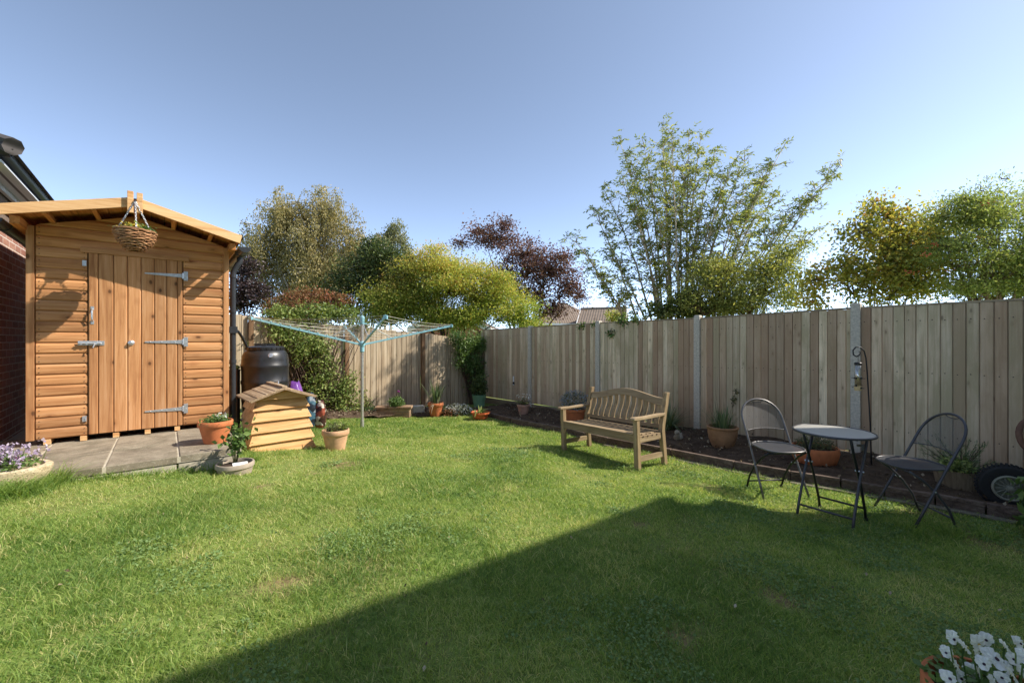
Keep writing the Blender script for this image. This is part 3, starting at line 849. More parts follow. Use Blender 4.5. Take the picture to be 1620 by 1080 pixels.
    mb.lathe([(.026, 0), (.026, .006), (.018, .012), (.017, .026), (.012, .03), (0, .03)], (.693, Y, 1.42), 16, M=Matrix.Rotation(R(90), 3, 'X'))
    mb.build('lock', M['galv'], door, smooth=True, angle=40)
    for z in (2.19, .69):
        mb = MB(); mb.box((.357, -.026, z), (.03, .012, .055)); mb.box((.366, -.033, z - .005), (.012, .012, .03)); mb.build('keep_plate', M['galv'], root, bevel=.001)
    mb = MB(); mb.box((.744, -.03, 2.318), (.83, .026, .05)); mb.build('lintel', M['shed_h'], root, bevel=.003)
    # roof
    def rz_(x, d=0): return RZ - d - SL * abs(x - RX)
    XL, XR, YF = -.115, 1.600, -.43
    for sgn, xe in ((-1, XL), (1, XR)):
        mb = MB()
        y = YF + .025; 
        n = 8; L = xe - RX
        for i in range(n):                  # roof boards run front to back
            a = RX + L * i / n; b = RX + L * (i + 1) / n
            za, zb = rz_(a, .012), rz_(b, .012)
            e = .002 * (1 if sgn > 0 else -1)
            prof = [(a + e, za), (b - e, zb), (b - e, zb - .014), (a + e, za - .014)]
            if sgn < 0: prof = prof[::-1]
            mb.prism(prof, YF + .025, DP + .1, ax='y')
        mb.build('roof_boards', M['shed_y'], root)
        mb = MB(); za, zb = rz_(RX, .004), rz_(xe, .004)
        prof = [(RX, za), (xe + sgn * .02, zb - .004), (xe + sgn * .02, zb - .012), (RX, za - .007)]
        if sgn < 0: prof = prof[::-1]
        mb.prism(prof, YF + .026, DP + .11, ax='y'); mb.build('roof_felt', m_plain('green_grey_felt', srgb(70, 74, 70), 1, var=.3, scale=60), root)
        mb = MB()                            # bargeboard
        x0 = RX + sgn * .055
        prof = [(x0, rz_(x0) + .004), (xe, rz_(xe) + .004), (xe - sgn * .018, rz_(xe) - .082), (x0, rz_(x0) - .086)]
        if sgn < 0: prof = prof[::-1]
        mb.prism(prof, YF - .002, YF + .022, ax='y'); mb.build('bargeboard', M['shed_pale'], root, bevel=.002)
        for f in (.34, .70):                # purlins
            xp = RX + L * f
            mb = MB(); Mx = Matrix.Rotation(sgn * math.atan(SL), 3, 'Y')
            mb.box((xp, (YF + .024 + DP) / 2, rz_(xp) - .062), (.034, DP - YF - .02, .066), Mx); mb.build('purlin', M['shed_y'], root, bevel=.002)
        xp = -.045 if sgn < 0 else WD + .04
        mb = MB(); mb.box((xp, (YF + .03 + DP) / 2 + (.12 if sgn > 0 else .05), rz_(xp) - .10), (.062, DP - YF - .2, .072)); mb.build('eaves_beam', M['shed_y'], root, bevel=.002)
    for dx in (-.033, .033):
        mb = MB(); mb.box((RX + dx, YF - .018, RZ - .055), (.044, .036, .19 + .012 * (dx < 0))); mb.build('finial', M['shed_pale'], root, bevel=.003)
    mb = MB(); mb.box((RX, YF + .2, RZ - .075), (.04, .42, .09)); mb.build('ridge_beam', M['shed_y'], root)
    for x in (.09, .33, .56, .80, 1.04, 1.28):
        mb = MB(); mb.box((x + .02, .9, ZB - .024), (.045, 1.86, .044)); mb.build('bearer', M['shed_pale'], root)
    # rainwater goods
    def gutter(x, z, y0=-.36):
        mb = MB(); n = 9; vs = []; fs = []
        for y in (y0, DP + .1):
            for rr in (.056, .050):
                for i in range(n):
                    a = math.pi * i / (n - 1)
                    vs.append((x + rr * math.cos(a), y, z - rr * math.sin(a)))
        for i in range(n - 1):
            fs += [(i, i + 1, 2 * n + i + 1, 2 * n + i), (n + i + 1, n + i, 3 * n + i, 3 * n + i + 1)]
        fs += [(0, 2 * n, 3 * n, n), (n - 1, 2 * n - 1, 4 * n - 1, 3 * n - 1)]
        mb.add(vs, fs)
        pr = [(x + .058 * math.cos(math.pi * i / 10), z - .058 * math.sin(math.pi * i / 10)) for i in range(11)]
        mb.prism(pr, y0 - .012, y0, ax='y')
        for y in (y0 + .28, .9, 1.9):
            pr2 = [(x + .062 * math.cos(math.pi * i / 10), z - .062 * math.sin(math.pi * i / 10)) for i in range(11)]
            mb.prism(pr2, y, y + .03, ax='y')
        return mb.build('gutter', M['gutter_black'], root, smooth=True, angle=30)
    gutter(WD + .135, rz_(WD + .1) - .105)
    gutter(-.15, rz_(-.11) - .10)
    zg = rz_(WD + .1) - .16
    mb = MB(); gx, px_, py_ = WD + .135, WD + .068, .06
    mb.tube([(gx, py_, zg + .02), (gx, py_, zg - .05), (gx - .02, py_, zg - .08), (px_ + .01, py_, zg - .16), (px_, py_, zg - .20), (px_, py_, .58), (px_, py_ - .0, .50)], .030, 14)
    for z in (2.19, 1.78, 1.58, 1.2, .75): mb.lathe([(.036, -.02), (.036, .02)], (px_, py_, z), 16)
    mb.box((px_, py_, 1.565), (.085, .085, .075))
    for z in (1.78, 1.18, .75): mb.box((px_ - .03, py_, z), (.075, .02, .02))
    mb.build('downpipe', M['gutter_black'], root, smooth=True, angle=30)
shed()

# hose from the rainwater diverter to the butt
BUTT = pt(420, 600, 5.75); BUTT.z = 0
def water_butt():
    g = gz(BUTT.x, BUTT.y)
    t = thing('water_butt_stand', (BUTT.x, BUTT.y, g), 0, 'black round plastic stand under the water butt', 'stand')
    mb = MB(); h = .30 - max(0, 0)
    zb = 1.385 - .98 - g
    mb.lathe([(.30, 0), (.27, zb * .15), (.255, zb * .9), (.29, zb * .92), (.29, zb)], n=24); mb.build('stand_body', M['black_plastic'], t, smooth=True, angle=35)
    t = thing('water_butt', (BUTT.x, BUTT.y, g + zb), R(20), 'large black plastic water butt beside the shed with a screw lid', 'water butt')
    mb = MB(); r = .287
    prof = [(.235, 0), (.255, .01), (.268, .1), (.274, .2), (.28, .24), (.28, .27), (.274, .28), (.279, .45), (.286, .47), (.286, .50), (.279, .51), (.281, .66), (.288, .68), (.288, .71), (.281, .72), (.279, .78), (.268, .84), (.245, .885), (.215, .91), (.205, .915)]
    mb.lathe(prof, n=48); mb.build('barrel', M['black_plastic'], t, smooth=True, angle=50)
    mb = MB(); mb.lathe([(.222, .905), (.228, .91), (.228, .945), (.215, .952), (.06, .968), (0, .968)], n=40)
    for a in range(0, 360, 15): mb.box((.228 * math.cos(R(a)), .228 * math.sin(R(a)), .928), (.012, .012, .03), Matrix.Rotation(R(a), 3, 'Z'))
    mb.beam((-.12, -.02, .975), (.12, -.02, .975), .05, .035); mb.beam((0, -.12, .97), (0, .1, .97), .05, .03)
    mb.build('lid', M['black_plastic'], t, smooth=True, angle=35)
    mb = MB(); mb.lathe([(.03, 0), (.03, .012), (.024, .014), (.0, .014)], (.105, -.245, .838), 16, M=Matrix.Rotation(R(75), 3, 'X') @ Matrix.Rotation(R(0), 3, 'Y'))
    mb.build('moulded_badge', M['galv'], t, smooth=True, angle=40)
    s = sw(1.57, .05, 1.565); e = Vector((BUTT.x - .22, BUTT.y - .02, 1.315))
    mb = MB(); P = []
    for i in range(13):
        k = i / 12; p = s.lerp(e, k); p.z += .07 * math.sin(math.pi * k) * (1 - k) + .02 * math.sin(math.pi * k); P.append(p)
    mb.tube(P, .017, 10)
    for p in P[1:-1]: mb.lathe([(.019, -.004), (.019, .004)], p, 10)
    tag(mb.build('filler_hose', M['gutter_black'], smooth=True), 'ribbed grey hose from the downpipe to the black water butt', 'hose')
    # mossy post in the gap
    p = pt(371, 575, 5.55); g = gz(p.x, p.y)
    t = thing('timber_post', (p.x, p.y, g), R(12), 'dark old post with a mossy green top between downpipe and water butt', 'post')
    mb = MB(); mb.box((0, 0, (p.z - g) / 2 - .06), (.10, .10, p.z - g - .03)); mb.build('post_shaft', m_wood('old_dark_post', (srgb(44, 36, 30), srgb(70, 58, 48), srgb(90, 76, 64)), 2, knots=0), t, bevel=.004)
    mb = MB(); mb.sphere((0, 0, p.z - g - .05), .06, 12, 8, sc=(1.05, 1.05, .55), jit=.06); mb.build('moss_cap', M['moss'], t, smooth=True)
water_butt()

# hanging basket
def basket():
    rim = sw(.745, -.53, 1.985 + .0)
    hook = sw(.742, -.475, 2.755)
    c = Vector((rim.x, rim.y, 2.455))
    t = thing('hanging_basket', c, A_SHED, 'wicker hanging basket on chains from the shed roof peak', 'hanging basket')
    rb = random.Random(2)
    mb = MB(); n = 15
    for i in range(n):
        k = i / (n - 1); z = .0 - .175 * k; r = .148 * (1 - k ** 2.2 * .62) + .001
        pts = []
        ph = rb.uniform(0, 6)
        for a in range(36):
            q = 2 * math.pi * a / 36
            w = .0045 * math.sin(9 * q + (i % 2) * math.pi) + rb.uniform(-.003, .003)
            pts.append(((r + w) * math.cos(q), (r + w) * math.sin(q), z + rb.uniform(-.004, .004) + .004 * math.sin(2 * q + ph)))
        mb.tube(pts, .0068 if i else .011, 6, closed=True, rnd=rb.random())
    for a in range(18):
        q = 2 * math.pi * a / 18
        mb.tube([(.148 * (1 - k ** 2.2 * .62) * math.cos(q), .148 * (1 - k ** 2.2 * .62) * math.sin(q), -.175 * k) for k in (0, .25, .5, .75, 1)], .005, 5, rnd=rb.random())
    for _ in range(26):
        q = rb.uniform(0, 6.28); k = rb.random(); r = .15 * (1 - k ** 2.2 * .62)
        a = Vector((r * math.cos(q), r * math.sin(q), -.175 * k)); mb.tube([a, a + Vector((math.cos(q) * .02, math.sin(q) * .02, rb.uniform(-.03, .01)))], [.003, .001], 4, rnd=rb.random())
    mb.build('wicker_bowl', M['wicker'], t, smooth=True)
    mb = MB(); mb.lathe([(.135, -.012), (.125, -.06), (.095, -.12), (.055, -.165), (.0, -.168)], n=24); mb.lathe([(0, -.02), (.135, -.014)], n=24)
    mb.build('liner', M['liner'], t, smooth=True)
    inv = Matrix.Rotation(-A_SHED, 3, 'Z')
    hk = inv @ (hook - c)
    for q in (35, 155, 275):
        a = Vector((.147 * math.cos(R(q)), .147 * math.sin(R(q)), .004)); mb = MB(); L = (hk - a).length; m = int(L / .020)
        d = (hk - a).normalized(); s1 = d.orthogonal().normalized(); s2 = d.cross(s1)
        for i in range(m):                   # chain links
            p = a.lerp(hk, (i + .5) / m); s = s1 if i % 2 else s2
            mb.tube([p + d * .0135 * math.cos(x) + s * .006 * math.sin(x) for x in [2 * math.pi * j / 8 for j in range(8)]], .0024, 5, closed=True)
        mb.build('chain', M['galv'], t, smooth=True)
    mb = MB(); mb.tube([hk + Vector((0, .06, .02)), hk + Vector((0, .01, .02)), hk + Vector((0, -.008, .005)), hk + Vector((0, 0, -.012))], .004, 6); mb.build('hook', M['steel_dark'], t)
    rng = np.random.default_rng(4)
    P = rng.normal(size=(300, 3)) * (.055, .05, .018) + (.02, 0, .02); P[:, 2] = np.abs(P[:, 2])
    leaves('foliage', P, .035, .6, M['l_green'], t, rng=rng)
    P = rng.normal(size=(60, 3)) * (.05, .04, .015) + (.0, -.02, .045)
    leaves('flowers', P, .03, .9, M['f_yellow'], t, up=.1, rng=rng)
    P = rng.normal(size=(40, 3)) * (.05, .04, .01) + (-.08, -.04, .02)
    leaves('dry_stems', P, .05, .2, M['l_olive'], t, rng=rng)
basket()

# ------------------------------------------------------------------ brick building left of the shed
D_ = -N                                          # direction away from the house along the plot
def brick_left():
    K = Vector((-4.56, 3.61, .30))
    ang = math.atan2(D_.y, D_.x)                  # local x runs away, local y to the left (outwards)
    t = thing('brick_building', K, ang, 'dark red brick outbuilding close to the left side of the shed', 'building')
    zt = 2.60 - .30
    mb = MB(); mb.box((3.2, 2.0, zt / 2), (6.4, 4.0, zt)); mb.build('wall', M['brick_dark'], t)
    ze = 2.95 - .30
    mb = MB(); mb.box((3.2, 2.0, (zt + ze) / 2), (6.36, 3.96, ze - zt - .001)); mb.build('frieze_board', M['brown_board'], t)
    mb = MB(); mb.beam((-.004, -.012, ze - .025), (6.4, -.012, ze - .025), .03, .05); mb.beam((-.012, 0, ze - .025), (-.012, 4, ze - .025), .03, .05); mb.build('white_trim', M['white_paint'], t)
    mb = MB(); mb.box((3.2, 2.0, ze + .012), (6.4 + .36, 4.36, .02)); mb.build('soffit', M['soffit_grey'], t)
    mb = MB(); e = .11
    mb.beam((-e, -e + .01, ze + .06), (6.4 + e, -e + .01, ze + .06), .022, .12); mb.beam((-e + .01, -e, ze + .06), (-e + .01, 4 + e, ze + .06), .022, .12); mb.build('fascia', M['gutter_black'], t)
    def gut(a, b):
        mb = MB(); d = (Vector(b) - Vector(a)).normalized(); s = d.cross(Vector((0, 0, 1)))
        n = 9; vs = []; fs = []
        for p in (Vector(a), Vector(b)):
            for rr in (.052, .046):
                for i in range(n):
                    q = math.pi * i / (n - 1); vs.append(p + s * rr * math.cos(q) - Vector((0, 0, rr * math.sin(q))))
        for i in range(n - 1): fs += [(i, i + 1, 2 * n + i + 1, 2 * n + i), (n + i + 1, n + i, 3 * n + i, 3 * n + i + 1)]
        fs += [(0, 2 * n, 3 * n, n), (n - 1, 2 * n - 1, 4 * n - 1, 3 * n - 1)]
        for i in range(n - 1): fs += [(i, n + i, n + i + 1, i + 1), (2 * n + i, 2 * n + i + 1, 3 * n + i + 1, 3 * n + i)]
        mb.add(vs, fs); return mb.build('gutter', M['gutter_black'], t, smooth=True, angle=40)
    gut((-e - .06, -e - .065, ze + .10), (6.6, -e - .065, ze + .10)); gut((-e - .065, 4.2, ze + .105), (-e - .065, -e - .12, ze + .105))
    mb = MB(); z0 = ze + .105; h = 1.35; q = .26      # hipped roof
    a = [(-q, -q, z0), (6.4 + q, -q, z0), (6.4 + q, 4 + q, z0), (-q, 4 + q, z0)]; rdg = [(2.1, 2, z0 + h), (4.3, 2, z0 + h)]
    mb.add(a + rdg, [(0, 1, 5, 4), (1, 2, 5), (2, 3, 4, 5), (3, 0, 4), (3, 2, 1, 0)]); mb.build('roof', M['tiles_dark'], t)
    mb = MB(); P = [Vector(a[0]).lerp(Vector(rdg[0]), k / 12) for k in range(13)]
    for p0, p1 in zip(P[:-1], P[1:]): mb.tube([p0 + Vector((0, 0, .02)), p1 + Vector((0, 0, .01))], [.075, .06], 8)
    mb.build('hip_tiles', M['tiles_dark'], t)
brick_left()

# ------------------------------------------------------------------ bench
def bench():
    o = Vector((1.415, 4.775, 0)); fx = Vector((.55, -.835, 0)).normalized()   # local +x towards the camera end
    dp = Vector((.835, .55, 0)).normalized(); L = 1.27; g0 = gz(o.x, o.y)
    base = o - fx * L / 2 + dp * .22; ang = math.atan2(fx.y, fx.x)
    gl = gz(*(o - fx * L).to_tuple()[:2])
    t = thing('garden_bench', (base.x, base.y, (g0 + gl) / 2), ang, 'weathered hardwood two-seat garden bench with slatted curved back', 'bench')
    t.rotation_euler[1] = math.atan2(gl - g0, L)
    h = L / 2; ly = lambda d: d - .22            # depth from the front legs
    bx, by, bz = M['bench_x'], M['bench_y'], M['bench_z']
    # local y+ is the back (away from the lawn)
    def leg(x, y, z1, lean=0, z0=0):
        mb = MB(); mb.beam((x, y, z0), (x, y + lean, z1), .06, .052, up=(0, 1, 0)); mb.build('leg', bz, t, bevel=.004)
    for x in (-h, h):
        leg(x, ly(0), .565)
        mb = MB()                                  # back leg runs on as the back post, kinked at seat height
        P = [(ly(.47), 0), (ly(.44), .40), (ly(.45), .46), (ly(.555), .84)]
        w = .028
        prof = [(y - w, z) for y, z in P] + [(y + w, z) for y, z in P[::-1]]
        mb.prism(prof, x - .026, x + .026); mb.build('leg', bz, t, bevel=.004)
        mb = MB()                                  # arm, rounded at the front
        prof = [(ly(-.075), .572), (ly(-.07), .59), (ly(-.05), .60), (ly(.12), .594), (ly(.30), .60), (ly(.475), .607), (ly(.475), .577), (ly(.30), .570), (ly(.12), .565), (ly(-.05), .566)]
        mb.prism(prof, x - .036, x + .036); mb.build('armrest', by, t, bevel=.005)
        mb = MB(); mb.beam((x, ly(.02), .125), (x, ly(.44), .125), .03, .06); mb.build('stretcher', by, t, bevel=.003)
        mb = MB(); mb.beam((x, ly(.03), .345), (x, ly(.43), .345), .028, .075); mb.build('side_rail', by, t, bevel=.003)
        mb = MB()
        for k in range(5): mb.lathe([(.009, 0), (.009, .004), (0, .004)], (x + (.015 if x > 0 else -.015), ly(.09 + .08 * k), .372), 8, M=Matrix.Rotation(R(90 if x > 0 else -90), 3, 'Y'))
        mb.build('peg', M['bark_dark'], t)
    mb = MB(); mb.box((0, ly(.0), .355), (2 * h - .05, .032, .085)); mb.build('front_rail', bx, t, bevel=.003)
    mb = MB(); mb.box((0, ly(.44), .355), (2 * h - .05, .03, .075)); mb.build('back_rail', bx, t, bevel=.003)
    for k in range(6):
        y = ly(.0 + .075 * k); z = .402 - .012 * math.sin(math.pi * k / 5.0) - .003 * k
        mb = MB(); mb.box((0, y, z), (2 * h - (.07 if k == 0 else .045), .058, .018)); mb.build('seat_slat', bx, t, bevel=.003)
    # back: lower rail, arched top rail, S-curved slats
    yb = lambda z: ly(.452 + (z - .46) * .276)
    def top(x): return .775 + .085 * math.cos(math.pi * min(1, abs(x) / h) / 2 * 1.0) ** 2 * 1.0
    mb = MB(); n = 28; vs = []; fs = []
    for i in range(n + 1):
        x = -h + .03 + (2 * h - .06) * i / n; zt = top(x) - .005; zb = zt - .085
        for (y, z) in ((yb(zb) - .016, zb), (yb(zt) - .016, zt), (yb(zt) + .016, zt), (yb(zb) + .016, zb)): vs.append((x, y, z))
    for i in range(n):
        for k in range(4): fs.append((i * 4 + k, i * 4 + (k + 1) % 4, i * 4 + 4 + (k + 1) % 4, i * 4 + 4 + k))
    fs += [(3, 2, 1, 0), (n * 4, n * 4 + 1, n * 4 + 2, n * 4 + 3)]
    mb.add(vs, fs); mb.build('top_rail', bx, t, smooth=True, angle=30, bevel=.003)
    mb = MB(); mb.box((0, yb(.44), .445), (2 * h - .05, .028, .045)); mb.build('lower_rail', bx, t, bevel=.003)
    ns = 12
    for k in range(ns):
        x = -h + .085 + (2 * h - .17) * k / (ns - 1)
        mb = MB(); P = []
        zt = top(x) - .08
        for i in range(10):
            f = i / 9; z = .44 + (zt - .44) * f
            P.append((yb(z) - .013 * math.sin(2 * math.pi * f) + .01 * math.sin(math.pi * f), z))
        prof = [(y - .007, z) for y, z in P] + [(y + .007, z) for y, z in P[::-1]]
        mb.prism(prof, x - .031, x + .031); mb.build('back_slat', bz, t, smooth=True, angle=40)
bench()

# ------------------------------------------------------------------ bistro set
def bistro_chair(loc, rz, label, metal, lighter):  # last argument: chair in sun, its trim takes the sun-lightened graphite
    t = thing('bistro_chair', loc, rz, label, 'chair', 'folding bistro chairs at the round table')
    # local front is -y; width along x
    hw = .205; mb = MB(); P = []
    fy = lambda z: -.165 + .50 * z                 # lean of the hoop
    for z in (0, .15, .30, .44, .58, .655): P.append((-hw - (.0 if z > .4 else .012 * (1 - z / .44)), fy(z), z))
    for a in range(10, 171, 10):
        q = math.pi - R(a); P.append((hw * math.cos(q), fy(.66 + .19 * math.sin(q) ** .9), .66 + .19 * math.sin(q) ** .9))
    for z in (.655, .58, .44, .30, .15, 0): P.append((hw + (.0 if z > .4 else .012 * (1 - z / .44)), fy(z), z))
    mb.tube(P, .0098, 10); mb.build('hoop_frame', metal, t, smooth=True)
    for s in (-1, 1):
        mb = MB(); x = s * (hw - .027)
        mb.tube([(x, -.175, .425), (x, -.08, .36), (x, .02, .26), (x, .10, .14), (x, .15, .0)], .0092, 10); mb.build('rear_leg', M['steel_dark'] if lighter else metal, t, smooth=True)
        mb = MB(); mb.lathe([(.0135, 0), (.0135, .02), (.009, .024)], (x, .15, -.004), 8); mb.build('foot_cap', M['black_plastic'], t)
        mb = MB(); mb.tube([(s * (hw - .04), .0, .285), (s * (hw + .016), -.022, .285)], .006, 8); mb.build('pivot_bolt', M['galv'], t)
    mb = MB(); mb.tube([(-hw + .027, .125, .075), (hw - .027, .125, .075)], .0075, 8); mb.tube([(-hw + .03, -.16, .415), (hw - .03, -.16, .415)], .008, 8); mb.build('cross_bar', M['steel_dark'] if lighter else metal, t, smooth=True)
    # dished oval seat with a rolled edge
    def oval(u, v): return (.192 * u * (1 - .06 * v), -.035 + .195 * v, .447 - .012 * (1 - u * u) * (1 - v * v) + .008 * max(0, -v) ** 3 * -1)
    rim = []
    for k in range(40):
        a = 2 * math.pi * k / 40; c, s = math.cos(a), math.sin(a); e = .72
        rim.append((math.copysign(abs(c) ** e, c), math.copysign(abs(s) ** e, s)))
    mb = MB(); vs = []; fs = []; n = 40
    for q in (0, .35, .7, 1):
        for (a, b) in rim: vs.append(oval(a * q, b * q))
    for i in range(3):
        for k in range(n): fs.append((i * n + k, i * n + (k + 1) % n, (i + 1) * n + (k + 1) % n, (i + 1) * n + k))
    mb.add(vs, fs); seat = mb.build('seat', M['seat_mesh'], t, smooth=True)
    mb = MB(); mb.tube([oval(a, b) for a, b in rim], .008, 8, closed=True); mb.build('seat_rim', metal if not lighter else M['graphite_lit'], seat, smooth=True)
    # mesh back panel between the tubes
    mb = MB(); vs = []; fs = []; nx = 16; nz = 10
    for i in range(nz + 1):
        for j in range(nx + 1):
            x = (-1 + 2 * j / nx) * (hw - .008)
            k = max(0., 1 - (x / hw) ** 2) ** .45
            zt = .66 + .178 * k; 
            hole = .022 * max(0, 1 - (x / .075) ** 2)
            zt -= hole
            zb = .565 + .018 * (1 - (x / hw) ** 2)
            z = zb + (zt - zb) * i / nz
            vs.append((x, fy(z) + .028 * (1 - (x / hw) ** 2), z))
    for i in range(nz):
        for j in range(nx): a = i * (nx + 1) + j; fs.append((a, a + 1, a + nx + 2, a + nx + 1))
    mb.add(vs, fs); back = mb.build('back_panel', M['chair_mesh'], t, smooth=True)
    mb = MB(); mb.tube([((-1 + 2 * j / nx) * (hw - .004), fy(.565) + .028 * (1 - (2 * j / nx - 1) ** 2), .565 + .018 * (1 - (2 * j / nx - 1) ** 2)) for j in range(nx + 1)], .004, 6)
    mb.tube([(x, fy(.81) + .026, .838 - .022 * max(0, 1 - (x / .075) ** 2)) for x in np.linspace(-.075, .075, 11)], .004, 6)
    mb.build('panel_edge', M['graphite_lit'] if lighter else metal, back, smooth=True)
    return t
bistro_chair((2.49, 4.03, gz(2.49, 4.03) + .004), R(4), 'folding metal bistro chair with a sunlit silvery mesh back, nearer the bench', M['graphite_lit'], True)
bistro_chair((3.29, 3.46, gz(3.29, 3.46) + .004), R(-98), 'dark graphite folding bistro chair in shade, facing the round table', M['graphite'], False)

def bistro_table():
    c = Vector((2.60, 3.44, 0)); ang = math.atan2(-.82, .57)
    t = thing('bistro_table', (c.x, c.y, gz(c.x, c.y) + .003), ang, 'small round grey metal bistro table on crossed curved legs', 'table')
    D = t
    mb = MB(); r = .278; mb.lathe([(0, .712), (r * .4, .714), (r * .94, .711), (r - .004, .708)], n=56); tp = mb.build('tabletop', M['table_mesh'], t, smooth=True)
    mb = MB(); mb.lathe([(r - .010, .703), (r - .002, .698), (r + .002, .705), (r, .712), (r - .008, .7155), (r - .012, .712), (r - .010, .703)], n=56); mb.build('rim', M['graphite'], tp, smooth=True)
    # local x = along the bars, local y = outwards to the fence
    S = lambda y0, y1: [(y0 * 1.02, 0), (y0 * .86, .10), (y0 * .62, .20), (y0 * .30, .33), (y0 * -.05, .45), (y0 * -.45, .58), (y1, .695)]
    for fy, col in ((-.19, M['graphite']), (.19, M['steel_dark'])):
        for sx in (-.185, .185):
            x = sx * (1.0 if fy < 0 else .86)
            mb = MB(); pp = S(fy, -fy * .75); mb.tube([(x, y, z) for y, z in pp], .0100, 10); mb.build('leg', col, t, smooth=True)
            mb = MB(); mb.lathe([(.0145, 0), (.0145, .02), (.01, .025)], (x, pp[0][0], -.003), 8); mb.build('foot_cap', M['black_plastic'], t)
        k = 1.0 if fy < 0 else .86
        mb = MB(); mb.tube([(-.185 * k, fy * .86, .10), (.185 * k, fy * .86, .10)], .0085, 8); mb.build('cross_bar', col, t, smooth=True)
        mb = MB(); mb.tube([(-.2, -fy * .70, .695), (.2, -fy * .70, .695)], .009, 8); mb.build('support_bar', col, t, smooth=True)
    for sx in (-.18, .18):
        mb = MB(); mb.tube([(sx * .8, .0, .43), (sx * 1.12, 0, .43)], .007, 8); mb.build('pivot_bolt', M['galv'], t)
    mb = MB(); mb.tube([(.12, .14, .60), (.19, .10, .62)], .01, 8); mb.box((.17, .10, .60), (.02, .03, .05)); mb.build('catch', M['graphite'], t)
bistro_table()

# ------------------------------------------------------------------ rotary washing line
def dryer():
    c = at(573, 675, None); c = Vector((-2.47, 7.0, gz(-2.47, 7.0)))
    t = thing('rotary_washing_line', c, 0, 'open rotary washing line with turquoise arms standing on the lawn', 'washing line')
    H = 1.80
    mb = MB(); mb.tube([(0, 0, -.02), (0, 0, .12)], .030, 14); mb.tube([(0, 0, 0), (0, 0, H - .03)], .0235, 14); mb.build('pole', M['alu'], t, smooth=True, angle=40)
    zh = 1.375
    mb = MB(); mb.lathe([(.026, -.13), (.035, -.12), (.035, -.035), (.046, -.03), (.05, .0), (.046, .03), (.035, .035), (.03, .05)], (0, 0, zh), 18); mb.build('hub', M['turquoise'], t, smooth=True, angle=35)
    mb = MB(); mb.lathe([(.03, -.10), (.036, -.09), (.036, -.02), (.04, 0), (.04, .02), (.028, .04), (0, .045)], (0, 0, H), 18)
    for a in range(4): q = R(a * 90 + 30); mb.box((.05 * math.cos(q), .05 * math.sin(q), H - .085), (.06, .02, .02), Matrix.Rotation(q, 3, 'Z'))
    mb.build('top_cap', M['turquoise'], t, smooth=True, angle=35)
    tips = [Vector((-1.36, -.78, 1.765)), Vector((.82, -1.46, 1.745)), Vector((1.36, .78, 1.700)), Vector((-.85, 1.45, 1.69))]
    root_ = lambda k: Vector((tips[k].x, tips[k].y, 0)).normalized() * .045 + Vector((0, 0, zh))
    for k, tp in enumerate(tips):
        tp = tp - Vector((0, 0, c.z - gz(c.x, c.y)))
        a = root_(k); tips[k] = tp
        mb = MB(); mb.beam(a, tp, .020, .029); arm = mb.build('arm', M['turquoise'], t, bevel=.004)
        mb = MB()
        for i in range(10):
            p = a.lerp(tp, .24 + .76 * i / 9); mb.box(p + Vector((0, 0, .022)), (.02, .02, .02))
        mb.box(tp, (.05, .05, .05)); mb.build('line_clips', M['turquoise'], arm, bevel=.003)
        mb = MB(); d = Vector((tp.x, tp.y, 0)).normalized(); mb.tube([d * .04 + Vector((0, 0, H - .085)), a.lerp(tp, .30)], .009, 8); mb.build('stay', M['alu'], arm)
    mb = MB()
    for i in range(10):
        f = .24 + .76 * i / 9
        for k in range(4):
            p = root_(k).lerp(tips[k], f) + Vector((0, 0, .022)); q = root_((k + 1) % 4).lerp(tips[(k + 1) % 4], f) + Vector((0, 0, .022))
            sag = .025 * f + .012 * math.sin(i * 2.3 + k)
            mb.tube([p.lerp(q, j / 6) - Vector((0, 0, sag * 4 * (j / 6) * (1 - j / 6))) for j in range(7)], .0026, 4, caps=False)
    mb.build('lines', M['line_cord'], t)
dryer()

